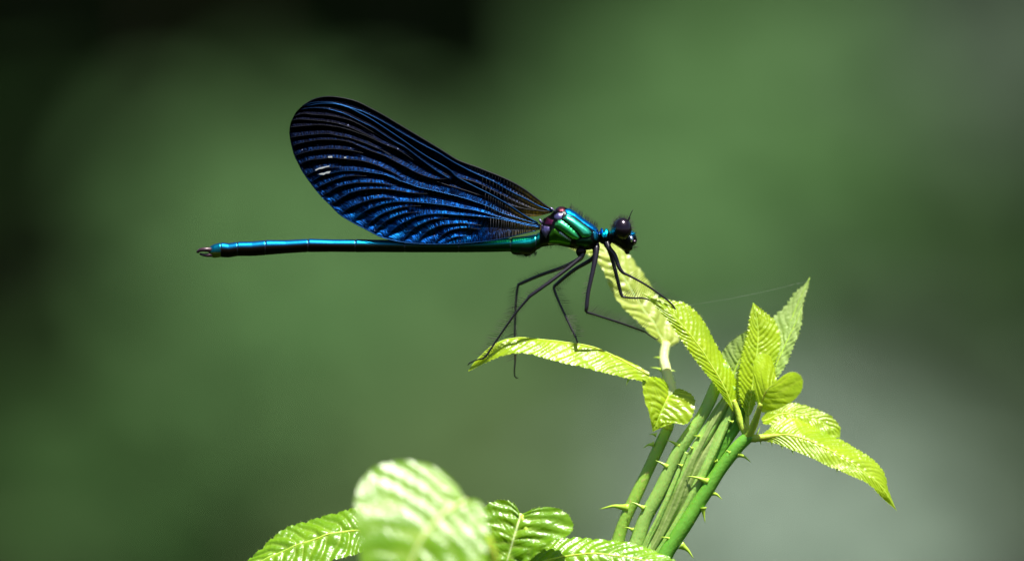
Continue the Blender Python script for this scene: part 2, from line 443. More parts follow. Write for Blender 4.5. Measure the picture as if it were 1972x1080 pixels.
# unseen tree, added above the picture so its crown shades the bank soil
def shade_tree():
    fx, fy = 2.3, 5.2; fz = GZ(fx, fy)
    r = root('added_shade_tree', 'unseen tree added above the bank so its crown shades the soil behind the shrubs', 'tree', (fx, fy, fz - 0.05))
    g = Geo()
    v, f = tube_geo(spline([(fx, fy, fz - .1), (fx + .05, fy, fz + .9), (fx - .1, fy + .05, fz + 2.0), (fx - .3, fy, fz + 3.0)], 24), np.linspace(.13, .05, 24), 10); g.add(v, f)
    V = []; F = []; k = 0
    for _ in range(44):
        c = np.array([rng.uniform(-0.8, 3.4), rng.uniform(3.1, 6.8), rng.uniform(3.5, 4.9)])
        a = np.array([fx - .15, fy, fz + rng.uniform(1.0, 2.6)])
        v, f = tube_geo(spline([a, (a + c) / 2 + np.array([0, 0, .15]), c], 8), np.linspace(.035, .008, 8), 6); g.add(v, f)
        for _ in range(330):
            p = c + rng.normal(size=3) * np.array([.34, .34, .2])
            d = rng.normal(size=3); d[2] *= .4; d /= np.linalg.norm(d); b = np.cross(d, (rng.normal() * .4, rng.normal() * .4, 1)); b /= np.linalg.norm(b)
            L = rng.uniform(.09, .15)
            V += [p - d * L / 2, p + b * L * .38, p + d * L / 2, p - b * L * .38]; F.append([k, k + 1, k + 2, k + 3]); k += 4
    mesh_world('trunk', g.V(), g.f, M['bark'], r)
    mesh_world('crown', np.array(V), F, M['fol_dark'], r, smooth=False)
shade_tree()

# ------------------------------------------------------------------ leaf blade builder
def leaf(parent, base_to_tip, edge_a, edge_b, mat, veins=11, amp=2.2, teeth=1.8, ns=150, nt=15, name='leaflet', rib=2.2, rib_mat=None, rise=0.9, cup=0.0):
    """blade between two outline curves and a midrib, all base->tip in (px, py, d); pleated along side veins, toothed edge"""
    Mi = spline(base_to_tip, ns); A = spline(edge_a, ns); B = spline(edge_b, ns)
    s = np.linspace(0, 1, ns)
    rows = []; vein = []
    ts = np.concatenate([np.linspace(-1, 0, nt), np.linspace(0, 1, nt)[1:]])
    env = np.clip(np.minimum(s / 0.08, (1 - s) / 0.10), 0, 1)
    ph0 = rng.random() * 0.3
    wob = 0.13 * np.sin(s * 17 + rng.random() * 6) + 0.09 * np.sin(s * 41 + rng.random() * 6)
    camp = rng.uniform(0.65, 1.25, (2, veins + 4))
    for tt in ts:
        a = abs(tt); E = A if tt < 0 else B
        out = E - Mi
        wlen = np.linalg.norm(out, axis=1)
        ph = (s - rise * 0.16 * a ** 1.3 + ph0 * (tt < 0) / veins) * veins + wob
        fr = ph - np.floor(ph)
        saw = np.where(fr < 0.5, fr * 2, 2 - 2 * fr)
        cell = np.clip(np.floor(ph).astype(int) + 2, 0, veins + 3)
        bul = np.sin(np.pi * fr) ** 0.8 * camp[int(tt < 0)][cell]
        tooth = (1 - np.abs(((ph * 2) % 1) - 0.5) * 2)
        P = Mi + out * a
        if a > 0.93:
            P = P + out / (wlen[:, None] + 1e-6) * (tooth * teeth * env * np.clip(wlen / 12, 0, 1) * (a - 0.93) / 0.07)[:, None]
        rows.append(P)
        dv = np.minimum(fr, 1 - fr)
        vein.append(np.clip(1 - dv / 0.13, 0, 1) * np.clip(1.15 - a, 0, 1) * np.clip(wlen / 10, 0, 1))
        rows[-1] = (P, bul * amp * env * np.clip(a / 0.15, 0, 1) * np.clip(wlen / 14, 0.15, 1) + cup * math.sin(math.pi * min(1, a)) * env)
    P = np.stack([r[0] for r in rows], 1); H = np.stack([r[1] for r in rows], 1)
    vein = np.stack(vein, 1)
    du = np.gradient(P, axis=0); dv = np.gradient(P, axis=1)
    N = np.cross(du, dv); N /= np.linalg.norm(N, axis=2)[:, :, None] + 1e-9
    flip = np.sign((N[:, :, 2] * -1 + N[:, :, 1] * -1).mean()) or 1.0
    # small random crinkle
    cr = np.zeros_like(H)
    for _ in range(5):
        f1, f2, p = rng.uniform(10, 45), rng.uniform(2, 7), rng.uniform(0, 6)
        cr += np.sin(s[:, None] * f1 + ts[None] * f2 + p) * 0.26
    for _ in range(4):
        f1, f2, p = rng.uniform(70, 150), rng.uniform(9, 22), rng.uniform(0, 6)
        cr += np.sin(s[:, None] * f1 + np.abs(ts)[None] * f2 + p) * 0.06
    P = P + N * flip * (H + cr * env[:, None] * (amp / 2.2) )[:, :, None]
    m = len(ts)
    ribm = np.clip(1 - np.abs(ts) / 0.07, 0, 1)[None] * np.ones((ns, 1))
    V = P.reshape(-1, 3)
    F = [[i * m + j, i * m + j + 1, (i + 1) * m + j + 1, (i + 1) * m + j] for i in range(ns - 1) for j in range(m - 1)]
    o = mesh_px(name, V, F, mat, parent, attrs={'vein': np.maximum(vein, ribm).ravel()})
    if rib:
        C = P[::4, nt - 1] 
        v, f = tube_geo(C, np.linspace(rib, 0.5, len(C)), 7)
        mesh_px('midrib', v, f, rib_mat or M['petiole'], o)
    # rim hairs
    g = Geo()
    for side, E in ((0, A), (m - 1, B)):
        for i in range(4, ns - 4, 3):
            p = P[i, side]; o2 = p - Mi[i]; w = np.linalg.norm(o2)
            if w < 5: continue
            hair_geo(g, p, p + o2 / w * rng.uniform(1.5, 3.5) + rng.normal(size=3) * 0.8, 0.35)
    if g.n: h = mesh_px('edge_hairs', g.V(), g.f, M['leaf_pale'], o, attrs={'vein': np.zeros(g.n)}); h['kind'] = 'stuff'
    return o

def stem(parent, pts, r0, r1, mat, name='stem', n=60, seg=14, hairs=0):
    C = spline(pts, n)
    R = np.linspace(r0, r1, n) * (1 + 0.03 * np.sin(np.linspace(0, 30, n)))
    v, f = tube_geo(C, R, seg)
    o = mesh_px(name, v, f, mat, parent)
    if hairs:
        g = Geo()
        for _ in range(hairs):
            i = rng.integers(2, n - 2); p = C[i]; a = rng.normal(size=3); a /= np.linalg.norm(a)
            hair_geo(g, p + a * R[i] * 0.9, p + a * (R[i] + rng.uniform(2, 4)), 0.35)
        h = mesh_px('stem_hairs', g.V(), g.f, M['thorn'], o); h['kind'] = 'stuff'
    return o

def thorn(parent, base, tip, r, sag=3.0, d=0.0, dt=0.0):
    b = np.array([base[0], base[1], d]); q = np.array([tip[0], tip[1], d + dt])
    ax = (q - b); L = np.linalg.norm(ax); ax /= L
    mid = b + (q - b) * 0.5 + np.array([0, -sag, 0])
    C = spline([b - ax * r * 0.8, b + (q - b) * 0.18 + np.array([0, -sag * .55, 0]), mid, q], 10)
    R = np.array([1.8, 1.3, .95, .75, .6, .48, .37, .27, .16, .03]) * r
    v, f = tube_geo(C, R, 9)
    # flattened like a real prickle
    mesh_px('thorn', v, f, M['thorn'], parent)

# ------------------------------------------------------------------ thorny shoot
foot = W([[1080, 2300, 60]])[0]; foot[2] = GZ(foot[0], foot[1]) - 0.01
shoot = root('bramble_shoot', 'thorny young bramble shoot with yellow green leaves, the perch of the damselfly', 'bramble', foot)
JX, JY, JD = 1150, 1290, 15       # where the stalks leave the cane, below the picture
cane_px = (foot - CAM); dep = cane_px @ FWD
fp = (986 + (cane_px @ RIGHT) * D / dep / U, 540 - (cane_px @ UP) * D / dep / U, (dep - D) / U)
stem(shoot, [fp, (fp[0] * .7 + JX * .3 - 200, fp[1] * .65 + JY * .35, 60), (JX - 120, JY + 1500, 60), (JX - 30, JY + 300, 30), (JX, JY, JD), (1185, 1190, 12), (1225, 1110, 10)], 60, 28, M['stem'], 'cane', 90)
S1 = [(JX, JY, JD), (1168, 1130, 24), (1190, 1041, 25), (1205, 997, 25), (1223, 958, 25), (1251, 899, 25), (1286, 824, 25), (1289, 812, 26)]
stem(shoot, [(1285, 828, 25), (1290, 795, 26), (1292, 770, 26), (1291, 746, 29)], 10.8, 10.2, M['petiole'], 'petiole', 20, 12, 40)
stem(shoot, S1, 14, 10.5, M['stem_speck'], 'stem', 60, 14, 260)
S2 = [(1185, 1190, 12), (1212, 1080, 10), (1226, 1044, 10), (1243, 997, 10), (1270, 947, 9), (1307, 869, 8), (1354, 797, 8), (1378, 745, 10), (1395, 700, 14)]
stem(shoot, S2, 15.5, 11, M['stem_down'], 'stem', 60, 14, 320)
S3 = [(1200, 1160, -4), (1262, 1098, -8), (1287, 1058, -9), (1318, 1011, -9), (1354, 955, -8), (1384, 908, -8), (1418, 863, -7), (1444, 838, -6)]
stem(shoot, S3, 16, 12, M['stem'], 'stem', 60, 14, 220)
# furled leaf bundle between the stems
for (pts, r0, r1, mt) in (
    ([(1215, 1110, 6), (1258, 1040, 6), (1290, 975, 5), (1330, 890, 4), (1375, 810, 6), (1415, 745, 10)], 10, 8, 'stem_down'),
    ([(1225, 1110, 12), (1272, 1045, 12), (1310, 975, 9), (1352, 890, 9), (1398, 812, 10), (1436, 750, 14)], 12, 9, 'leaf_under'),
    ([(1235, 1110, 6), (1275, 1055, 4), (1318, 985, 1), (1356, 905, 0), (1390, 830, 2), (1412, 775, 5)], 9, 6, 'stem_down'),
    ([(1222, 1110, 2), (1262, 1045, 0), (1299, 970, -1), (1336, 885, -2), (1375, 810, 0), (1400, 770, 3)], 7.5, 7, 'leaf_under'),
    ([(1235, 1110, 16), (1285, 1050, 18), (1338, 970, 18), (1376, 885, 18), (1418, 815, 16), (1440, 770, 16)], 11, 7, 'stem'),
    ([(1215, 1110, 0), (1248, 1038, -4), (1272, 990, -5), (1298, 930, -5), (1322, 870, -4)], 5.5, 3.0, 'stem_down')):
    C = spline(pts, 90); v, f = tube_geo(C, np.ones(90), 36)
    # rolled, pleated blade: ribbed cross-section with a slow twist
    v = v.reshape(90, 36, 3); th_ = np.linspace(0, 2 * math.pi, 36, endpoint=False)[None]; u_ = np.linspace(0, 1, 90)[:, None]
    ph_ = rng.random() * 6
    wave = 1 + 0.06 * np.sin(7 * th_ + 5 * u_ + ph_) + 0.10 * np.sin(3 * th_ - 9 * u_ + ph_) + 0.05 * np.sin(38 * u_ + 2 * th_) + 0.16 * np.sin(u_ * 9 + ph_)
    v = C[:, None] + (v - C[:, None]) * (np.linspace(r0, r1, 90)[:, None] * 1.28 * wave)[:, :, None]
    mesh_px('furled_leaf', v.reshape(-1, 3), f, M[mt], shoot, attrs={'vein': np.clip((np.sin(7 * th_ + 5 * u_ + ph_) + 0 * u_), 0, 1).ravel()})
# petioles out of the stem tops
stem(shoot, [(1440, 842, -6), (1427, 815, -6), (1420, 790, -5), (1412, 770, -4)], 7.5, 5, M['petiole'], 'petiole', 20, 10)
stem(shoot, [(1436, 846, -6), (1450, 822, -20), (1459, 798, -38), (1466, 776, -48)], 9, 5, M['petiole'], 'petiole', 20, 10)
stem(shoot, [(1436, 843, -6), (1462, 843, -8), (1500, 838, -11)], 9, 4, M['petiole'], 'petiole', 20, 10, 20)
stem(shoot, [(1437, 845, -5), (1438, 810, 2), (1440, 785, 2)], 6, 4, M['petiole'], 'petiole', 20, 10)
stem(shoot, [(1291, 790, 16), (1293, 765, 16), (1291, 745, 24), (1284, 715, 56), (1278, 688, 84), (1283, 660, 100)], 11.5, 8.5, M['stem_white'], 'petiole', 24, 12, 30)
stem(shoot, [(1292, 757, 26), (1272, 742, 12), (1245, 727, 2)], 6.5, 4.5, M['petiole'], 'petiole', 16, 10)

# the leaf reaching to the tail side, a foot on its tip
leaf(shoot, [(1250, 722, -2), (1190, 689, 2), (1139, 668, 4), (1061, 655, 3), (989, 651, -2), (950, 664, -10), (920, 690, -16), (902, 713, -18)],
     [(1250, 716, 2), (1191, 690, 22), (1139, 676, 30), (1061, 668, 30), (989, 664, 20), (950, 676, 4), (922, 694, -8), (902, 713, -18)],
     [(1246, 736, -8), (1191, 724, -26), (1139, 711, -32), (1077, 697, -32), (1020, 682, -28), (975, 683, -26), (932, 699, -22), (902, 715, -18)],
     M['leaf'], 19, 2.6, 2.4, 220)
# small heart-shaped leaf under it
leaf(shoot, [(1293, 752, 18), (1285, 768, 4), (1275, 790, -6), (1266, 810, -12), (1257, 831, -14)],
     [(1291, 753, 16), (1276, 731, 8), (1250, 728, -2), (1238, 744, -10), (1243, 775, -18), (1251, 800, -20), (1257, 831, -14)],
     [(1295, 755, 18), (1311, 750, 10), (1334, 764, 4), (1336, 788, -6), (1322, 815, -14), (1290, 816, -16), (1257, 831, -14)],
     M['leaf'], 9, 2.4, 2.6, 120, rise=1.6)
# leaf behind the legs
leaf(shoot, [(1284, 668, 100), (1257, 622, 100), (1222, 570, 98), (1192, 522, 96), (1168, 490, 96), (1130, 478, 100), (1092, 474, 104)],
     [(1290, 668, 102), (1306, 655, 110), (1290, 622, 120), (1262, 572, 124), (1238, 530, 124), (1208, 494, 122), (1175, 466, 116), (1130, 462, 110), (1092, 474, 104)],
     [(1280, 668, 98), (1250, 640, 84), (1222, 614, 82), (1196, 588, 82), (1174, 552, 82), (1160, 518, 84), (1144, 496, 90), (1115, 486, 98), (1092, 474, 104)],
     M['leaf_pale'], 12, 4.0, 2.6, 150, rib_mat=M['stem_white'])
# leaf under the front foot
leaf(shoot, [(1414, 790, -4), (1390, 738, -14), (1362, 690, -18), (1330, 645, -18), (1295, 606, -14), (1262, 580, -8), (1236, 563, -2)],
     [(1417, 786, -2), (1421, 752, 8), (1408, 715, 12), (1390, 688, 12), (1368, 645, 10), (1345, 608, 8), (1318, 585, 6), (1295, 581, 2), (1262, 572, 0), (1236, 563, -2)],
     [(1412, 792, -6), (1382, 748, -22), (1348, 704, -26), (1318, 662, -24), (1293, 625, -18), (1268, 595, -10), (1250, 576, -5), (1236, 563, -2)],
     M['leaf'], 20, 2.6, 2.6, 220)
# upright leaf
leaf(shoot, [(1440, 800, -2), (1448, 750, 2), (1455, 700, 8), (1460, 650, 18), (1457, 612, 27), (1450, 582, 34)],
     [(1436, 798, -4), (1426, 765, -6), (1424, 725, -2), (1430, 684, 6), (1441, 640, 18), (1446, 606, 28), (1450, 582, 34)],
     [(1446, 798, -2), (1462, 755, 2), (1488, 705, 12), (1501, 660, 24), (1492, 622, 32), (1470, 601, 34), (1450, 582, 34)],
     M['leaf'], 19, 2.6, 4.0, 190)
# long pointed leaf behind
leaf(shoot, [(1470, 760, 30), (1490, 700, 42), (1512, 650, 54), (1532, 595, 66), (1548, 560, 72), (1560, 533, 76)],
     [(1462, 755, 30), (1468, 700, 40), (1480, 640, 54), (1492, 612, 62), (1514, 592, 68), (1532, 566, 72), (1548, 550, 74), (1560, 533, 76)],
     [(1480, 752, 28), (1500, 718, 36), (1516, 678, 46), (1530, 635, 56), (1542, 596, 64), (1550, 568, 70), (1556, 552, 74), (1560, 533, 76)],
     M['leaf_under'], 12, 2.0, 5.0, 150)
leaf(shoot, [(1480, 742, 22), (1496, 700, 30), (1514, 660, 38), (1532, 622, 46), (1546, 588, 54)],
     [(1476, 738, 22), (1488, 696, 32), (1502, 655, 42), (1524, 618, 48), (1546, 588, 54)],
     [(1486, 742, 16), (1508, 710, 20), (1526, 670, 28), (1541, 628, 40), (1546, 588, 54)],
     M['leaf_under'], 10, 1.8, 4.0, 120)
# pale furled leaf behind the upright one
leaf(shoot, [(1402, 752, 26), (1416, 712, 30), (1432, 676, 30), (1448, 648, 28), (1456, 628, 26)],
     [(1384, 730, 22), (1384, 698, 20), (1398, 668, 22), (1426, 645, 26), (1456, 628, 26)],
     [(1412, 756, 24), (1432, 730, 26), (1450, 690, 28), (1458, 655, 28), (1456, 628, 26)],
     M['leaf_under'], 11, 2.0, 0.8, 100)
# small curled leaf held towards the viewer
leaf(shoot, [(1464, 782, -46), (1470, 764, -54), (1478, 750, -60), (1487, 741, -62), (1496, 734, -62)],
     [(1459, 780, -44), (1453, 745, -40), (1451, 708, -32), (1456, 688, -26), (1470, 681, -24), (1485, 688, -32), (1492, 710, -48), (1496, 734, -62)],
     [(1468, 794, -48), (1496, 788, -66), (1526, 772, -80), (1545, 748, -84), (1543, 725, -78), (1526, 716, -68), (1508, 724, -62), (1496, 734, -62)],
     M['leaf'], 6, 1.1, 0.8, 110, rib=1.6)
# leaf curving down behind
leaf(shoot, [(1468, 812, 30), (1510, 796, 36), (1552, 800, 40), (1590, 816, 42), (1618, 842, 40)],
     [(1466, 806, 34), (1490, 782, 44), (1525, 777, 52), (1565, 787, 54), (1598, 802, 50), (1616, 822, 46), (1618, 842, 40)],
     [(1470, 816, 24), (1510, 822, 20), (1552, 832, 22), (1592, 842, 30), (1618, 842, 40)],
     M['leaf'], 12, 2.2, 2.4, 110, rib_mat=M['petiole'])
# long drooping leaf
leaf(shoot, [(1464, 843, -8), (1495, 838, -11), (1530, 839, -14), (1572, 854, -16), (1622, 880, -16), (1668, 910, -16), (1700, 940, -12), (1727, 983, -4)],
     [(1464, 838, -6), (1482, 826, 0), (1496, 811, 8), (1529, 806, 18), (1569, 825, 20), (1622, 850, 18), (1678, 884, 12), (1701, 912, 6), (1710, 944, 0), (1727, 983, -4)],
     [(1464, 848, -9), (1495, 853, -16), (1529, 867, -26), (1565, 882, -32), (1600, 899, -34), (1640, 916, -32), (1671, 931, -26), (1699, 957, -14), (1727, 983, -4)],
     M['leaf'], 24, 2.4, 2.2, 240)
# thorns
for (b, q, r, d, sag) in (
    ((1257, 856), (1238, 863), 5, 22, 3), ((1262, 837), (1250, 837), 4, 22, 1.5), ((1206, 978), (1154, 980), 7.5, 20, 5),
    ((1306, 857), (1282, 846), 5.5, 2, 1), ((1283, 897), (1262, 886), 5.5, 2, 1), ((1238, 977), (1214, 965), 5, 2, 1), ((1217, 1019), (1202, 1014), 4, 2, 1),
    ((1360, 926), (1322, 916), 6.5, -14, 2), ((1424, 876), (1446, 890), 6, -8, 3), ((1372, 950), (1391, 962), 6, -8, 3.5), ((1354, 980), (1358, 1006), 6, -14, -2),
    ((1314, 1052), (1336, 1075), 7.5, -8, 4), ((1294, 1038), (1271, 1033), 5, -16, 1), ((1404, 870), (1398, 866), 4, -16, 0), ((1380, 888), (1370, 890), 4, 2, 0),
    ((1346, 840), (1335, 838), 3.5, -4, 0), ((1312, 896), (1304, 892), 3.5, -8, 0), ((1332, 862), (1327, 858), 3, -6, 0),
    ((1410, 812), (1400, 808), 3.2, -4, 0), ((1452, 848), (1464, 822), 4, -4, 0),
    ((1274, 712), (1252, 707), 4, 64, 1), ((1290, 716), (1301, 715), 4.5, 62, 2), ((1272, 690), (1258, 688), 4, 80, 1), ((1294, 735), (1303, 737), 3.5, 45, 1),
    ((1210, 730), (1206, 742), 3, -24, 0), ((1240, 733), (1236, 743), 3, -10, 0),
    ((1464, 848), (1466, 857), 2.6, -8, 0), ((1486, 850), (1487, 860), 2.6, -12, 0), ((1505, 858), (1507, 866), 2.4, -20, 0), ((1526, 868), (1528, 875), 2.4, -26, 0), ((1612, 903), (1612, 911), 2.4, -34, 0)):
    thorn(shoot, b, q, r * 0.75, sag, d)

# ------------------------------------------------------------------ lower bramble sprig
foot2 = W([[700, 2600, -60]])[0]; foot2[2] = GZ(foot2[0], foot2[1]) - 0.01
sprig = root('bramble_sprig', 'low bramble sprig with glossy deep green pleated leaves below the tail of the damselfly', 'bramble', foot2)
cp2 = foot2 - CAM; dep = cp2 @ FWD
fp2 = (986 + (cp2 @ RIGHT) * D / dep / U, 540 - (cp2 @ UP) * D / dep / U, (dep - D) / U)
stem(sprig, [fp2, (fp2[0] * .5 + 360, fp2[1] * .5 + 800, -40), (880, 1900, -60), (925, 1400, -40), (935, 1230, -40)], 50, 24, M['stem'], 'cane', 80)
stem(sprig, [(930, 1260, -40), (960, 1180, -300), (950, 1070, -410), (905, 978, -402)], 12, 8, M['petiole'], 'petiole', 30, 10)
stem(sprig, [(934, 1240, -40), (1000, 1140, -70), (1015, 1040, -70), (1004, 992, -60)], 10, 5, M['petiole'], 'petiole', 30, 10)
stem(sprig, [(934, 1250, -40), (850, 1150, 10), (760, 1060, 26), (715, 1025, 26)], 10, 6, M['petiole'], 'petiole', 30, 10)
stem(sprig, [(934, 1250, -40), (1010, 1190, -40), (1030, 1120, -40), (1020, 1090, -40)], 10, 6, M['petiole'], 'petiole', 30, 10)
leaf(sprig, [(718, 1024, 26), (668, 1022, 16), (610, 1036, 8), (550, 1058, 0), (500, 1082, -6), (450, 1118, -12)],
     [(716, 1016, 30), (690, 982, 44), (640, 992, 46), (592, 1006, 40), (545, 1022, 30), (508, 1056, 14), (475, 1084, 2), (450, 1118, -12)],
     [(722, 1034, 20), (700, 1060, -4), (655, 1074, -20), (600, 1092, -26), (550, 1108, -26), (500, 1120, -22), (450, 1118, -12)],
     M['leaf_mature'], 13, 4.2, 3.2, 150, rib=2.5)
leaf(sprig, [(898, 962, -400), (868, 978, -416), (836, 1006, -436), (808, 1044, -454), (788, 1090, -468), (772, 1150, -470), (765, 1210, -450)],
     [(894, 958, -398), (872, 928, -380), (828, 898, -366), (775, 890, -366), (722, 902, -380), (692, 936, -402), (684, 985, -430), (690, 1040, -452), (702, 1110, -470), (735, 1170, -470), (765, 1210, -450)],
     [(900, 964, -400), (918, 964, -402), (934, 985, -414), (938, 1030, -440), (930, 1085, -468), (890, 1150, -484), (830, 1190, -474), (765, 1210, -450)],
     M['leaf_mature'], 9, 4.0, 2.0, 160, rib=4, rib_mat=M['stem_white'], rise=1.4)
leaf(sprig, [(1003, 989, -60), (997, 1010, -68), (988, 1040, -74), (978, 1075, -76), (966, 1120, -72)],
     [(1001, 987, -58), (988, 970, -50), (962, 965, -48), (938, 974, -52), (922, 1000, -62), (920, 1045, -72), (935, 1090, -76), (966, 1120, -72)],
     [(1006, 988, -58), (1040, 978, -54), (1078, 982, -58), (1101, 1004, -66), (1096, 1030, -76), (1058, 1048, -84), (1015, 1082, -84), (966, 1120, -72)],
     M['leaf_mature'], 8, 4.2, 2.6, 120, rib=3, rib_mat=M['stem_white'], rise=1.7)
leaf(sprig, [(1014, 1092, -40), (1080, 1072, -46), (1150, 1066, -48), (1230, 1076, -46), (1300, 1096, -40), (1350, 1130, -34)],
     [(1012, 1084, -36), (1055, 1047, -22), (1100, 1037, -16), (1150, 1040, -14), (1205, 1046, -14), (1255, 1060, -18), (1302, 1083, -26), (1350, 1130, -34)],
     [(1016, 1100, -44), (1080, 1112, -66), (1150, 1122, -72), (1230, 1132, -70), (1300, 1138, -56), (1350, 1130, -34)],
     M['leaf_mature'], 15, 3.6, 2.6, 140, rib=2.5)

# ------------------------------------------------------------------ damselfly
fly_base = W([[1100, 478, 0]])[0]
fly = root('damselfly', 'metallic blue green damselfly with dark blue folded wings perched on the bramble shoot', 'damselfly', fly_base)

# body: one continuous lofted surface, tail to face: x, top y, bottom y, half width, roundness
K = np.array([
    (402, 479, 488, 4, 2), (405, 474.5, 494, 8, 2), (412, 470.5, 496.5, 10, 2), (423.5, 467.5, 495.5, 11, 2), (425, 468.3, 494.5, 10.3, 2), (427, 467, 495.5, 11, 2), (440, 468.5, 496, 11.5, 2), (455.5, 466.2, 493.5, 11.5, 2),
    (457, 467.2, 493, 11, 2), (459, 465.6, 493, 11.5, 2), (485, 465.2, 493, 11.5, 2), (509.5, 462.8, 491.5, 12, 2), (511, 463.8, 490.8, 11.4, 2), (513, 462.3, 491, 12, 2), (550, 462.6, 488, 11.6, 2),
    (591, 460.3, 485.5, 12, 2), (593, 461.4, 484.8, 11.4, 2), (595.5, 459.7, 485.5, 12, 2), (640, 461.2, 485, 11.6, 2), (682, 461, 485.5, 12, 2), (684, 462, 485, 11.4, 2), (686.5, 460.6, 485.8, 12, 2), (730, 461.6, 485.5, 11.6, 2),
    (777, 462.3, 486, 12, 2), (779, 463.2, 485.6, 11.5, 2), (782, 462.2, 486, 12, 2), (830, 463.2, 486, 11.8, 2), (881, 463, 486, 12, 2), (883, 464, 485.5, 11.6, 2), (886, 463, 486, 12, 2), (935, 462, 485.5, 12, 2),
    (981, 458.6, 484.5, 12.5, 2), (983.5, 459.8, 485, 12, 2), (987, 457.5, 487.5, 13, 2), (1000, 456, 489, 13, 2), (1013, 454.8, 491, 13, 2), (1022, 453.5, 491, 13, 2), (1030, 451.6, 486, 13.5, 2), (1032, 452.4, 483, 13, 2), (1034, 450, 481, 14, 2),
    (1039, 447.5, 479, 14.5, 2), (1041, 437, 477, 16, 2.1), (1043, 428, 476, 18, 2.2), (1047, 421, 475, 20, 2.2), (1053, 417.5, 474, 22, 2.3), (1060, 413.5, 473, 24, 2.3), (1066, 407, 472.5, 25, 2.3), (1071, 401, 472, 25.5, 2.3), (1076, 398, 472.5, 26, 2.3),
    (1083, 397.6, 474, 27, 2.3), (1090, 400, 475.5, 28, 2.2), (1098, 402.5, 477, 28.5, 2.2), (1108, 408.3, 479.5, 29, 2.2), (1124, 421, 481, 29, 2.2), (1135, 428.6, 481, 27.5, 2.2), (1142, 433, 480, 25, 2.2), (1148, 438, 477.5, 22, 2.2),
    (1151.5, 441.6, 473, 18, 2), (1153.5, 447, 467, 11, 2), (1155.5, 445, 467, 9, 2), (1157, 439, 468.5, 12, 2), (1160, 439, 470, 14, 2), (1163, 445, 471, 13, 2), (1166, 439, 472.5, 16, 2), (1170, 440, 474, 16, 2), (1174, 446, 474, 11, 2),
    (1176.5, 443, 470, 12, 2), (1178.5, 436, 468, 22, 2), (1182, 428, 470, 30, 2), (1188, 423, 474, 33, 2), (1197, 421, 480, 33, 2), (1204, 423, 486, 32, 2), (1209, 429, 488.5, 29, 2), (1213, 437, 485, 25, 2), (1217, 444, 477, 21, 2),
    (1221, 447.5, 472, 17, 2), (1225, 455, 468, 9, 2), (1226.5, 460, 464, 3, 2)], float)
nx = 620
# denser columns over thorax and head
xs = np.unique(np.concatenate([np.linspace(402, 1036, 300), np.linspace(1036, 1226.5, 380), K[:, 0]]))
top, bot, hw, ex = (np.interp(xs, K[:, 0], K[:, i]) for i in (1, 2, 3, 4))
def soft(a, w):
    k = np.ones(w) / w; p = np.pad(a, w, 'edge'); return np.convolve(p, k, 'same')[w:-w]
big = xs > 1036
for arr in (top, bot, hw): arr[big] = soft(arr, 3)[big]
nth = 110
th = np.linspace(0, 2 * math.pi, nth, endpoint=False)     # 0 = towards the camera side, +90deg = dorsal
ct, st = np.cos(th), np.sin(th)
BX = np.repeat(xs[:, None], nth, 1)
yc = (top + bot) / 2; hb = (bot - top) / 2
e = (2 / ex)[:, None]
BY = yc[:, None] - hb[:, None] * np.sign(st) * np.abs(st)[None] ** e
BD = -hw[:, None] * np.sign(ct) * np.abs(ct)[None] ** e

def poly_in(px, py, poly):
    """signed distance (positive inside) to a polygon"""
    P = np.asarray(poly, float); n = len(P)
    inside = np.zeros(px.shape, bool); dist = np.full(px.shape, 1e9)
    for i in range(n):
        a, b = P[i], P[(i + 1) % n]
        cond = ((a[1] > py) != (b[1] > py)) & (px < (b[0] - a[0]) * (py - a[1]) / (b[1] - a[1] + 1e-12) + a[0])
        inside ^= cond
        ab = b - a; tt = np.clip(((px - a[0]) * ab[0] + (py - a[1]) * ab[1]) / (ab @ ab + 1e-12), 0, 1)
        dist = np.minimum(dist, np.hypot(px - a[0] - tt * ab[0], py - a[1] - tt * ab[1]))
    return np.where(inside, dist, -dist)

# structural colours: abdomen blue above, green-black flanks; thorax plates
colr = np.zeros(BX.shape + (3,)); colr[:] = (0.010, 0.011, 0.012)
ab = BX < 1040
sup = np.clip((np.abs(st)[None] * np.sign(st)[None] * np.ones_like(BX) - 0.14) / 0.36, 0, 1)
g = np.clip((BX - 640) / 340, 0, 1)[..., None]
dors = (1 - g) * np.array([0.003, 0.16, 0.34]) + g * np.array([0.002, 0.34, 0.34])
vent = (1 - g) * np.array([0.014, 0.008, 0.005]) + g * np.array([0.004, 0.030, 0.008])
ridge = np.clip((st[None] * np.ones_like(BX) - 0.86) / 0.12, 0, 1)[..., None]
dors = dors * (1 - ridge) + ridge * np.array([0.003, 0.04, 0.40])
cab = vent * (1 - sup[..., None]) + dors * sup[..., None]
colr[ab] = cab[ab]
for j in (425, 457, 511, 593, 684, 779, 883, 983.5, 1032):
    m = (np.abs(BX - j) < 1.1) & ab; colr[m] = colr[m] * 0.35 + np.array([0.03, 0.03, 0.05])
m = (BX < 424) & (BY > 486); colr[m] = (0.20, 0.22, 0.04)
m = (BX < 424) & (BY <= 486); colr[m] = colr[m] * 0.5 + np.array([0.0, 0.10, 0.12])
m = (BX > 1000) & (BX < 1045) & (BY > 476); colr[m] = (0.02, 0.02, 0.018)
hd = BX > 1154
colr[hd] = (0.008, 0.010, 0.012)
for (cx, cy, rr, cc) in ((1158, 443, 7, (0.0, 0.08, 0.40)), (1168, 443, 7, (0.0, 0.36, 0.38)), (1164, 452, 5, (0.0, 0.32, 0.42)), (1177.5, 442, 6, (0.0, 0.30, 0.36)), (1219, 449, 5.5, (0.0, 0.30, 0.55))):
    m = (np.hypot(BX - cx, BY - cy) < rr); colr[m] = cc
raise_ = np.zeros_like(BX)
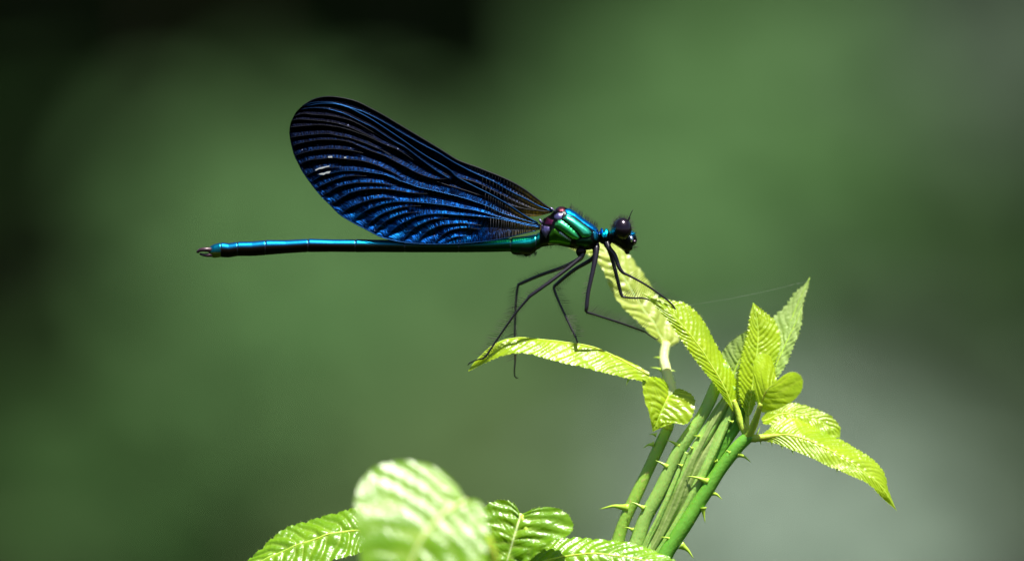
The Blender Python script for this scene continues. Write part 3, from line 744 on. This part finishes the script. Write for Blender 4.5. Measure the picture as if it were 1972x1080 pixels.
plates = [
    ([(1088, 404), (1096, 400), (1108, 405), (1124, 418), (1141, 430), (1152, 440), (1149, 448), (1139, 441.5), (1119, 426.5), (1107, 418), (1091, 412)], (0.0, 0.24, 0.50), 2.2),
    ([(1083, 421), (1091, 413.5), (1106, 419.5), (1118, 428), (1134, 440), (1140, 448), (1138, 455), (1131, 457), (1121, 457), (1112, 446), (1097, 433)], (0.003, 0.44, 0.33), 3.0),
    ([(1068, 430), (1074, 424.5), (1081, 424.5), (1096, 435), (1110, 448), (1117, 459), (1111, 461), (1102, 459.5), (1081, 444.5), (1067, 436)], (0.008, 0.38, 0.16), 3.0),
    ([(1063, 441), (1068, 439), (1077, 447), (1090, 457), (1100, 464), (1099, 472), (1090, 473), (1075, 470), (1056, 467), (1057, 453)], (0.03, 0.12, 0.006), 2.4),
    ([(1120, 460), (1138, 458), (1143, 468), (1126, 478), (1112, 474), (1108, 464)], (0.008, 0.035, 0.014), 1.6),
    ([(1142, 446), (1151, 446), (1153, 456), (1150, 464), (1144, 462)], (0.01, 0.16, 0.26), 1.2),
    ([(1066, 415), (1074, 409.5), (1084, 412), (1082, 421), (1075, 423), (1067, 419)], (0.20, 0.17, 0.34), 1.5),
    ([(1071, 404), (1077, 397), (1088, 398), (1088, 406), (1078, 409)], (0.13, 0.035, 0.05), 1.5),
    ([(1040, 442), (1046, 434), (1058, 437), (1059, 444), (1051.5, 460), (1046, 452)], (0.16, 0.13, 0.30), 1.8),
    ([(1048, 431), (1053, 418), (1066, 424.5), (1062, 434)], (0.14, 0.02, 0.07), 1.6)]
thx = (BX > 1038) & (BX < 1155)
for poly, cc, hgt in plates:
    sd = poly_in(BX, BY, poly)
    inn = (sd > 0) & thx
    a = np.clip(sd / 1.1, 0, 1)[..., None]
    cc = np.array(cc)
    cvar = np.ones(BX.shape + (3,)) * cc
    if cc[1] > 0.2 and cc[0] < 0.1:
        # iridescence shifts from blue on the back to green and gold on the flank
        u = np.clip((BY - np.array(poly)[:, 1].min()) / (np.ptp(np.array(poly)[:, 1])), 0, 1)
        v = (BX - np.array(poly)[:, 0].min()) / np.ptp(np.array(poly)[:, 0])
        q = np.clip((u - v) * 0.9 + 0.45, 0, 1)[..., None]
        cvar = cc * (1 - q * 0.55) + q * np.array([0.10, 0.22, 0.0])
        if cc[2] > 0.4: cvar = cc * (1 - q * 0.0) ; edge = np.clip((q - 0.0), 0, 1); cvar = np.array([0.0, 0.05, 0.55]) * (1 - edge) + np.array([0.0, 0.36, 0.42]) * edge
    colr = np.where(inn[..., None], colr * (1 - a) + cvar * a, colr)
    raise_ = np.maximum(raise_, np.where(inn, hgt * 1.35 * np.sqrt(np.clip(sd / 6.5, 0, 1)), 0))
for seg_ in (((1078, 447), (1099, 462)), ((1057, 470), (1076, 470.5)), ((1107, 477), (1124, 478))):
    a_, b_ = np.array(seg_[0], float), np.array(seg_[1], float); q = b_ - a_
    tt = np.clip(((BX - a_[0]) * q[0] + (BY - a_[1]) * q[1]) / (q @ q), 0, 1)
    m = (np.hypot(BX - a_[0] - tt * q[0], BY - a_[1] - tt * q[1]) < 1.2) & thx; colr[m] = (0.30, 0.34, 0.36)
# swell the plates outwards from the body axis
oy = BY - yc[:, None]; od = BD
rr = np.hypot(oy, od) + 1e-6
BY2 = BY + oy / rr * raise_ * 0.35; BD2 = BD + od / rr * raise_ * 1.3
n = len(xs)
V = np.stack([BX, BY2, BD2], 2).reshape(-1, 3); Cc = colr.reshape(-1, 3)
F = [[i * nth + j, i * nth + (j + 1) % nth, (i + 1) * nth + (j + 1) % nth, (i + 1) * nth + j] for i in range(n - 1) for j in range(nth)]
F += [list(range(nth))[::-1], [(n - 1) * nth + j for j in range(nth)]]
G = Geo(); G.add(V, F); CL = [Cc]
def lump(c, r, cc, tilt=0.0):
    v, f = ellipsoid_geo(c, r, 18, 12, tilt); G.add(v, f); CL.append(np.ones((len(v), 3)) * np.array(cc))
# legs' hip segments, mouth and lobes under the second abdominal segment
for s_ in (-1, 1):
    lump((1119, 484, 9 * s_), (10, 11, 9), (0.016, 0.012, 0.012), 0.2)
    lump((1148, 474, 9 * s_), (7, 13, 7), (0.03, 0.024, 0.035), -0.1)
    lump((1146, 466, 13 * s_), (5, 6, 5), (0.20, 0.18, 0.26))
    lump((1169, 470, 8 * s_), (6.5, 9, 6), (0.02, 0.017, 0.03), -0.3)
    lump((1215.5, 460, 20 * s_), (4.2, 6.4, 7), (0.46, 0.54, 0.74), -0.1)
    lump((1222, 465.5, 12 * s_), (4, 4.6, 7), (0.09, 0.06, 0.08))
    lump((1212, 474, 10 * s_), (6, 9, 7), (0.012, 0.011, 0.010), -0.3)
    lump((1207, 484, 7 * s_), (4.5, 6.5, 5), (0.03, 0.025, 0.04), -0.5)
lump((1219.5, 450.5, 0), (4.6, 3.8, 21), (0.0, 0.34, 0.55))
lump((1003, 486, 0), (18, 5, 7), (0.02, 0.018, 0.018), -0.05)
lump((1017, 488, 0), (9, 5, 6), (0.014, 0.013, 0.012), -0.4)
body = mesh_px('body', G.V(), G.f, M['body'], fly, colors=np.vstack(CL))

for s_ in (-1, 1):
    v, f = ellipsoid_geo((1199, 441, 29 * s_), (17.3, 21.2, 17), 40, 28, -0.08)
    mesh_px('eye', v, f, M['eye'], fly)
    C = spline([(1209, 427, 17 * s_), (1211.5, 420, 18 * s_), (1214.5, 412, 20 * s_), (1219, 403.5, 24 * s_)], 12)
    v, f = tube_geo(C, [2.0, 2.0, 1.7, 1.6, 0.9, 0.8, 0.7, 0.65, 0.6, 0.5, 0.4, 0.3], 8)
    mesh_px('antenna', v, f, M['leg'], fly)
    C = spline([(406, 481, 4 * s_), (396, 480.5, 8 * s_), (386, 481.5, 8 * s_), (380, 485.5, 4 * s_)], 12)
    v, f = tube_geo(C, np.linspace(5.2, 2.8, 12), 8); mesh_px('clasper', v, f, M['clasper'], fly)
    C = spline([(408, 490.5, 3 * s_), (398, 491.5, 5 * s_), (390, 490.5, 5 * s_), (385, 488.5, 4 * s_)], 10)
    v, f = tube_geo(C, np.linspace(4.4, 2.0, 10), 8); mesh_px('clasper', v, f, M['clasper'], fly)
# hairs on head, thorax and under the tail base
g = Geo()
for _ in range(150):
    x = rng.uniform(1096, 1152); y = np.interp(x, xs, top); d = rng.normal() * 8
    hair_geo(g, (x, y + abs(d) * .15, d), (x + rng.uniform(1, 5), y - rng.uniform(6, 13), d * 1.3), 0.30, .4)
for _ in range(190):
    a = rng.uniform(0.15, 1.0) * math.pi if rng.random() < .75 else rng.uniform(-.6, .15) * math.pi
    d = rng.uniform(-22, 22)
    cx, cy = 1199, 442
    hair_geo(g, (cx + 17 * math.cos(a), cy - 20 * math.sin(a), d), (cx + (25 + rng.uniform(-2, 4)) * math.cos(a), cy - (28 + rng.uniform(-2, 5)) * math.sin(a), d * 1.2), 0.30, .4)
for _ in range(90):
    x = rng.uniform(1212, 1226); y = rng.uniform(446, 482); hair_geo(g, (x - 2, y, rng.uniform(-14, 14)), (x + rng.uniform(3, 8), y + rng.uniform(-6, 5), rng.uniform(-18, 18)), 0.28, .4)
for _ in range(70):
    x = rng.uniform(990, 1034); hair_geo(g, (x, 485, rng.uniform(-8, 8)), (x - rng.uniform(0, 5), 490 + rng.uniform(2, 7) + 3 * math.exp(-((x - 1014) / 8) ** 2), rng.uniform(-9, 9)), 0.45, .4)
for _ in range(60):
    x = rng.uniform(1050, 1130); y = np.interp(x, xs, bot); hair_geo(g, (x, y - 1, rng.uniform(-10, 10)), (x - rng.uniform(-2, 4), y + rng.uniform(3, 9), rng.uniform(-12, 12)), 0.28, .4)
h = mesh_px('body_hairs', g.V(), g.f, M['hair'], fly); h['kind'] = 'stuff'

# legs: joint points with radii; bristles on the inner side
legs = [
    [(1121, 482, -9, 6), (1121, 492, -13, 5), (1104, 508, -20, 3.9), (1060, 542, -34, 3.5), (1021, 570, -40, 3.4), (1015, 577, -40, 2.6), (990, 607, -36, 2.1), (957, 654, -30, 1.9), (934, 687, -27, 1.8), (920, 692, -24.5, 1.3), (904, 699, -21, 1.2), (901, 703, -20, .6)],
    [(1121, 484, 9, 6), (1117, 498, 12, 5), (1085, 514, 24, 3.8), (1040, 530, 34, 3.4), (1003, 546, 40, 3.2), (997, 552, 41, 2.6), (993, 590, 42, 2.2), (991.5, 642, 42, 2.0), (992, 692, 42, 1.9), (990.5, 712, 42, 1.5), (992, 726, 42, 1.4), (999, 727, 42, .7)],
    [(1148, 474, -10, 6), (1148, 488, -16, 5.4), (1141, 525, -26, 4.4), (1133, 562, -33, 4.0), (1130, 590, -36, 3.9), (1129, 600, -35, 3.0), (1140, 604, -32, 2.2), (1190, 620, -12, 2.0), (1238, 637, 20, 1.8), (1245, 641, 30, 1.4), (1264, 653, 62, 1.3), (1269, 650, 66, .6)],
    [(1147, 478, 9, 6), (1142, 497, 12, 4.6), (1105, 520, 22, 3.7), (1072, 547, 30, 3.4), (1067, 555, 31, 2.7), (1076, 580, 28, 2.2), (1092, 615, 18, 2.0), (1108, 648, 8, 1.8), (1112, 659, 6, 1.4), (1116, 668, 10, .8)],
    [(1168, 466, -8, 6), (1173, 478, -14, 5.2), (1184, 492, -18, 4.4), (1192, 514, -22, 3.8), (1200, 525, -22, 3.0), (1212, 531, -21, 2.3), (1243, 548, -17, 2.0), (1275, 570, -12, 1.9), (1292, 584, -9, 1.7), (1300, 594, -8, 1.3), (1304, 604, -10, 1.1), (1303, 610, -12, .6)],
    [(1169, 470, 8, 6), (1175, 485, 10, 4.6), (1182, 510, 14, 3.8), (1192, 550, 16, 3.4), (1197, 568, 16, 3.0), (1203, 572, 15, 2.2), (1222, 574, 9, 1.8), (1238, 574, 4, 1.7), (1256, 580, 0, 1.2), (1270, 590, -2, .8)]]
brist = [(5, 8), (5, 8), (5, 8), (4, 7), (5, 8), (4, 7)]
for li, L in enumerate(legs):
    A = np.array(L, float)
    C = spline(A, 70)
    v, f = tube_geo(C[:, :3], C[:, 3], 10)
    o = mesh_px('leg', v, f, M['leg'], fly)
    g = Geo()
    for (i0, i1, sp, ln) in ((2, 4, 4.8, 12), (brist[li][0], brist[li][1], 4.6, 20)):
        seg_ = A[i0:i1 + 1]
        for k in range(len(seg_) - 1):
            p, q = seg_[k, :3], seg_[k + 1, :3]; Ln = np.linalg.norm(q - p)
            ax = (q - p) / Ln
            per = np.array([ax[1], -ax[0], 0.0]); per /= np.linalg.norm(per) + 1e-9
            sgn = 1.0 if li in (2, 3, 4, 5) else -1.0
            if i0 == 2: sgn = -1.0 if li in (2, 4, 5) else (1.0 if li == 3 else -1.0)
            for s_ in np.arange(0, Ln, sp):
                for side in ((sgn, 1.0), (-sgn, 0.35)):
                    b = p + ax * s_
                    ll = ln * rng.uniform(.75, 1.15) * side[1]
                    t_ = b + per * side[0] * ll + ax * ll * 0.45 + np.array([0, 0, rng.normal() * ll * .25])
                    hair_geo(g, b, t_, 0.8 if li < 4 else 0.5, .3)
    h = mesh_px('bristles', g.V(), g.f, M['hair'], o); h['kind'] = 'stuff'

# ------------------------------------------------------------------ wings
HT = [(557, 256), (559, 240), (564, 227), (571, 217), (582, 208), (592, 204), (615, 200), (642, 200), (668, 206), (689, 216), (715, 230), (743, 248), (777, 271), (807, 292), (829, 306), (864, 326), (880, 341), (913, 359), (947, 376), (983, 397), (1005, 412), (1036, 430), (1046, 436)]
HB = [(557, 256), (559, 270), (562, 284), (567, 301), (575, 317), (581, 329), (589, 341), (606, 364), (619, 379), (636, 395), (654, 413), (678, 428), (703, 441), (730, 455), (749, 461), (779, 467), (807, 469.3), (842, 470.5), (880, 469.5), (913, 467), (947, 463), (980, 457), (1002, 451), (1032, 444), (1046, 441)]
FT = [(557.5, 252), (560, 238), (566, 223), (573, 213), (582, 205), (592, 198), (603, 192), (617, 188), (633, 186.3), (650, 187.5), (670, 191), (690, 197), (712, 208), (735, 220), (760, 235), (800, 259), (840, 283), (862, 297), (876, 306), (884, 310), (900, 316), (920, 323), (940, 331), (965, 341), (990, 353), (1010, 365), (1030, 380), (1048, 394), (1064, 405)]
FB = [(557.5, 252), (562, 272), (575, 296), (600, 325), (640, 352), (690, 375), (750, 390), (820, 398), (890, 404), (950, 410), (1000, 416), (1030, 417), (1050, 413), (1064, 409)]
HR = [  # ridges of the hind wing, traced root end last
    ([(580, 211), (599, 208), (626, 209), (647, 214), (665, 220), (694, 234), (717, 245), (731, 254), (757, 271), (782, 285), (804, 302), (838, 327), (857, 339), (868, 345)], 1),
    ([(566, 224), (585, 219), (605, 221), (635, 223), (660, 228), (680, 234), (700, 244), (720, 256)], 0),
    ([(562, 232), (575, 230), (595, 231), (628, 234), (650, 238), (672, 245), (700, 257), (725, 268)], 0),
    ([(559, 245), (592, 242), (619, 241), (647, 244), (669, 249), (689, 256), (710, 264), (738, 277), (761, 286), (777, 295), (797, 309)], 0),
    ([(559, 265), (578, 262), (605, 259), (633, 258), (654, 262), (675, 266), (703, 276), (730, 287), (752, 297)], 0),
    ([(562, 281), (578, 276), (610, 270), (633, 269), (654, 270), (675, 274), (689, 280), (710, 289), (738, 299), (752, 306), (786, 324), (806, 334), (832, 343), (853, 345), (868, 341)], 0),
    ([(568, 300), (585, 294), (608, 289), (633, 287), (661, 288), (682, 291), (700, 295)], 0),
    ([(576, 317), (594, 309), (619, 306), (640, 304), (661, 306), (682, 308), (703, 311), (730, 320), (745, 327), (766, 337), (778, 345)], 0),
    ([(588, 340), (607, 329), (622, 325), (640, 323), (660, 322)], 0),
    ([(597, 352), (617, 339), (636, 334), (656, 330), (675, 329), (696, 330), (712, 332), (738, 336), (756, 342), (772, 349), (788, 354), (800, 359), (816, 363), (835, 367), (856, 372), (877, 377), (908, 386), (941, 398), (963, 409), (991, 418), (1040, 433)], 1),
    ([(606, 365.5), (619, 357), (640, 348), (661, 341), (682, 338.5), (706, 339)], 0),
    ([(618, 378), (633, 370), (647, 361), (668, 355), (689, 352), (710, 352), (730, 353), (745, 355), (762, 357)], 0),
    ([(637, 393.5), (647, 388), (661, 378), (675, 371), (696, 366), (717, 364), (738, 364), (752, 365), (766, 367), (786, 370.5), (807, 372.6), (824, 373)], 0),
    ([(657, 412), (668, 403), (682, 395), (703, 388), (717, 384), (738, 381), (752, 381), (765, 382)], 0),
    ([(680, 426), (689, 417), (703, 406), (717, 400), (738, 393), (759, 389), (779, 388.6), (800, 389), (821, 391), (849, 394), (870, 397), (890, 401), (915, 405), (941, 412), (965, 419), (1000, 428), (1040, 436)], 1),
    ([(703, 439), (714, 427), (724, 419), (738, 411), (756, 404), (777, 399), (793, 397), (811, 396.7)], 0),
    ([(722, 447), (735, 432), (749, 422), (763, 416), (779, 411), (796, 409), (811, 408)], 0),
    ([(744, 456), (756, 443), (770, 432), (784, 425), (800, 418), (818, 414), (835, 412), (856, 412), (877, 413.6), (911, 416), (944, 419), (969, 423), (991, 428), (1012, 433), (1040, 438)], 1),
    ([(776, 463), (788, 448), (800, 437), (814, 430), (832, 423), (849, 420.5), (864, 420)], 0),
    ([(808, 461), (821, 447), (835, 439), (849, 434), (863, 432), (884, 430), (907, 431), (927, 434)], 0),
    ([(840, 465), (854, 451), (870, 443), (890, 439), (911, 440), (926, 441)], 0),
    ([(858, 467), (870, 459), (885, 455), (902, 454)], 0)]
FR = [([(585, 205), (599, 198.5), (624, 197), (640, 198), (661, 203), (683, 210), (703, 217), (731, 231), (752, 243), (782, 261), (818, 281), (842, 293), (863, 306), (880, 316), (913, 333), (949, 349), (984, 369), (1012, 383), (1036, 396), (1064, 407)], 1),
      ([(575, 222), (620, 215), (680, 232), (740, 268), (800, 305), (860, 336), (913, 350), (960, 372), (1000, 392), (1035, 405), (1064, 407.5)], 1),
      ([(570, 240), (620, 235), (690, 262), (760, 305), (830, 345), (900, 368), (960, 388), (1010, 402), (1064, 408)], 1),
      ([(575, 275), (640, 285), (720, 320), (800, 358), (900, 385), (980, 402), (1064, 408.5)], 1)]

def wing_field(topo, boto, ridges, nxw, nyw, slope=0.62, cap=6.5, upper_gain=None):
    T = np.array(topo, float); B = np.array(boto, float)
    T = spline(T, 400); B = spline(B, 400)
    x0, x1 = max(T[0, 0], B[0, 0]), min(T[-1, 0], B[-1, 0])
    u = np.linspace(0, 1, nxw); X = x0 + (x1 - x0) * (u ** 1.25)
    YT = np.interp(X, T[:, 0], T[:, 1]); YB = np.interp(X, B[:, 0], B[:, 1])
    RS = [(spline(np.array(r, float), 200), k) for r, k in ridges]
    H = np.zeros((nxw, nyw)); AL = np.zeros((nxw, nyw)); FC = np.zeros((nxw, nyw))
    Yg = np.zeros((nxw, nyw))
    for i, x in enumerate(X):
        ys = YT[i] + (YB[i] - YT[i]) * np.linspace(0, 1, nyw)
        act = []
        for R, k in RS:
            a, b = R[0, 0], R[-1, 0]
            if x < a - 1 or x > b: continue
            y = np.interp(x, R[:, 0], R[:, 1])
            if y < YT[i] + .5 or y > YB[i] - .5: continue
            sl_ = (np.interp(x + 3, R[:, 0], R[:, 1]) - np.interp(x - 3, R[:, 0], R[:, 1])) / 6
            w = 1.0 if k else min(1.0, (b - x) / 26.0)
            act.append((y, w, sl_))
        act.sort()
        def prof(lines):
            ky = [YT[i]] + [q[0] for q in lines] + [YB[i]]
            xs_ = []; hs = []; fc = []
            for a_, b_ in zip(ky[:-1], ky[1:]):
                gap = max(b_ - a_, 0.01)
                lowf = min(max(((a_ + b_) / 2 - 300) / 120, 0), 1)
                vf = 0.57 - 0.14 * lowf
                A_ = min(slope * (1 - vf) * gap, cap)
                va = a_ + vf * gap
                xs_ += [a_ + 0.02, va, b_ - 0.02]; hs += [0, 0, 0]; fc.append((a_, b_))
                hs[-3] = None; hs[-2] = -A_; hs[-1] = 0
            # ridge tops at 0, valleys below
            hs = [0 if q is None else q for q in hs]
            return np.interp(ys, xs_, hs)
        Pl = [q for q in act if q[1] >= 0.999]
        h = prof(Pl); base = h.copy()
        for q in act:
            if q[1] < 0.999: h = h + q[1] * (prof(sorted(Pl + [q])) - base)
        if len(act) and any(q[1] >= .999 for q in act) is False: pass
        H[i] = h
        if act:
            yy = np.array([q[0] for q in act]); ss = np.array([q[2] for q in act])
            sl_here = np.interp(ys, yy, ss)
            idx = np.clip(np.searchsorted(yy, ys), 0, len(yy) - 1)
            AL[i] = x + sl_here * (ys - yy[idx])
        else:
            AL[i] = x
        Yg[i] = ys
    mg = np.clip((YB[:, None] - Yg) / 16.0, 0, 1) * np.clip((X[:, None] - X[0]) / 14.0, 0, 1)
    H = H * (0.25 + 0.75 * mg) - 1.2 * (1 - mg)
    for _ in range(1):
        H[1:-1] = (H[:-2] + 2 * H[1:-1] + H[2:]) / 4
    return np.repeat(X[:, None], nyw, 1), Yg, H, AL

def make_wing(topo, boto, ridges, side, layer, nxw, nyw, tone_f, base_pt, veins):
    X, Y, H, AL = wing_field(topo, boto, ridges, nxw, nyw)
    # wings lean together above the back: outer layer stands off a little more
    def depth(x, y):
        lean = 4.0 + 9.0 * np.clip((y - 190) / 280, 0, 1)
        belly = 2.0 * np.sin(np.clip((x - 557) / 490, 0, 1) * math.pi)
        return lean + belly + layer
    dep = depth(X, Y) + H * 0.9
    V = np.stack([X, Y, -dep * (1 if side < 0 else -1)], 2).reshape(-1, 3)
    if side > 0: V[:, 2] = dep.ravel()
    else: V[:, 2] = -dep.ravel()
    F = [[i * nyw + j, i * nyw + j + 1, (i + 1) * nyw + j + 1, (i + 1) * nyw + j] for i in range(nxw - 1) for j in range(nyw - 1)]
    amber = np.clip(1 - (np.hypot(X - base_pt[0], (Y - base_pt[1]) * 1.1) - 35) / 75, 0, 1) ** 1.3
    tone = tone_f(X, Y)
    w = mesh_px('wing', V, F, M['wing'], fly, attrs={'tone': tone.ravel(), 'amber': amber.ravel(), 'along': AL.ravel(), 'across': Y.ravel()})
    for pts, r0, r1, mt in veins:
        C = spline(np.array(pts, float), 70)
        dd = depth(C[:, 0], C[:, 1]) + 0.2
        C3 = np.stack([C[:, 0], C[:, 1], -dd if side < 0 else dd], 1)
        v, f = tube_geo(C3, np.linspace(r0, r1, 70), 6)
        mesh_px('vein', v, f, M[mt], w)
    return w, depth

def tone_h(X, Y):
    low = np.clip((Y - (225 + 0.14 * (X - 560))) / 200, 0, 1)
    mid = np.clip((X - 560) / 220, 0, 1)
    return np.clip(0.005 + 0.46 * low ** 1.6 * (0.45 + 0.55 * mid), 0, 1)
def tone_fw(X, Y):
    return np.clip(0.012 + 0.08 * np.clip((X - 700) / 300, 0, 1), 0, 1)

hv = [(HT[5:-1], 0.9, 1.7, 'vein')] + [(HB[8:-1], 0.7, 0.9, 'vein')] + [(r, 0.35, 1.0 if k else 0.4, 'vein' if k else 'vein_dark') for r, k in HR]
fv = [(FT[4:], 1.0, 1.8, 'vein_dark')] + [(FR[0][0], 0.6, 1.5, 'vein'), (FR[1][0], 0.4, 1.0, 'vein_dark'), (FR[2][0], 0.4, 0.9, 'vein_dark')]
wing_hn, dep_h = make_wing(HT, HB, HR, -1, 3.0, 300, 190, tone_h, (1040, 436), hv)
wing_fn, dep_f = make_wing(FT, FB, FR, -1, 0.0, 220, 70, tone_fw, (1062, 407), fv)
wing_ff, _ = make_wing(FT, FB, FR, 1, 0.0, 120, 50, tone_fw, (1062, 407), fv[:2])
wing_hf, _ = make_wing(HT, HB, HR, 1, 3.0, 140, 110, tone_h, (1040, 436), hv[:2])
# cross veins in the clear wing bases
def crossveins(w, up, lo, x0, x1, step, dfn, n_off=0.3):
    g = Geo(); U_ = np.array(up, float); L_ = np.array(lo, float); x = x0
    while x < x1:
        a = (x, np.interp(x, U_[:, 0], U_[:, 1])); xb = x - 1.5 + rng.normal() * .6; b = (xb, np.interp(xb, L_[:, 0], L_[:, 1]))
        if b[1] - a[1] > 1.0:
            p = np.array([a[0], a[1], -dfn(a[0], a[1]) - n_off]); q = np.array([b[0], b[1], -dfn(b[0], b[1]) - n_off])
            v, f = tube_geo(np.array([p, (p + q) / 2, q]), 0.55, 5); g.add(v, f)
        x += step * rng.uniform(.75, 1.3)
    if g.n:
        o = mesh_px('cross_veins', g.V(), g.f, M['vein_dark'], w); o['kind'] = 'stuff'
crossveins(wing_fn, FT, FR[0][0], 905, 1060, 5.2, dep_f)
crossveins(wing_fn, FR[0][0], FR[1][0], 930, 1058, 6.0, dep_f)
crossveins(wing_fn, FR[1][0], FR[2][0], 930, 1050, 6.5, dep_f)
crossveins(wing_fn, FR[2][0], FR[3][0], 950, 1045, 6.5, dep_f)
crossveins(wing_hn, HT, HR[9][0], 935, 1030, 5.0, dep_h)
crossveins(wing_hn, HR[9][0], HR[14][0], 935, 1025, 5.0, dep_h)
crossveins(wing_hn, HR[14][0], HR[17][0], 945, 1025, 5.0, dep_h)
crossveins(wing_hn, HR[17][0], HB, 945, 1030, 4.6, dep_h)
# white glints on the membrane, put in as pale coloured patches
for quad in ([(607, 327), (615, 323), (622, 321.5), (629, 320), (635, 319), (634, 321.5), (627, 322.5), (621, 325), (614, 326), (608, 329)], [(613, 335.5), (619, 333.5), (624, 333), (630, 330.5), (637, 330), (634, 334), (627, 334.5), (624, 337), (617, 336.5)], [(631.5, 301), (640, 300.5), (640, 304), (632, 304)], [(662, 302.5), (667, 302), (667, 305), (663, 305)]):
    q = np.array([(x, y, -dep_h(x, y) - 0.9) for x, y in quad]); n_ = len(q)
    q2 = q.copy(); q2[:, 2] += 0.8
    mesh_px('painted_glint', np.vstack([q, q2]), [list(range(n_))] + [[i, (i + 1) % n_, n_ + (i + 1) % n_, n_ + i] for i in range(n_)], M['wing_glint'], wing_hn, smooth=False)
# tiny hinge plates at the wing roots
for c, r, tl, s_ in (((1063, 403, 6), (5, 2.6, 3), 0.7, -1), ((1063, 403, 6), (5, 2.6, 3), 0.7, 1), ((1041, 426, 9), (2.6, 5, 3), -0.5, -1), ((1041, 426, 9), (2.6, 5, 3), -0.5, 1), ((1046, 437, 12), (4, 6, 4), 0, -1), ((1046, 437, 12), (4, 6, 4), 0, 1)):
    v, f = ellipsoid_geo((c[0], c[1], c[2] * s_), r, 14, 10, tl)
    mesh_px('wing_hinge', v, f, M['lilac'], fly)

# ------------------------------------------------------------------ spider silk
C = spline([(1300, 592, -6), (1400, 576, 6), (1470, 562, 16), (1556, 541, 34)], 40)
v, f = tube_geo(C, 0.03, 5)
M['silk'] = m_plain('spider silk', (0.7, 0.72, 0.7), 0.3, 0, 0.5, 0.1, 3000)
silk = mesh_px('spider_silk', v, f, M['silk'])
silk['label'] = 'faint thread of spider silk strung between two bramble leaf tips'; silk['category'] = 'silk thread'
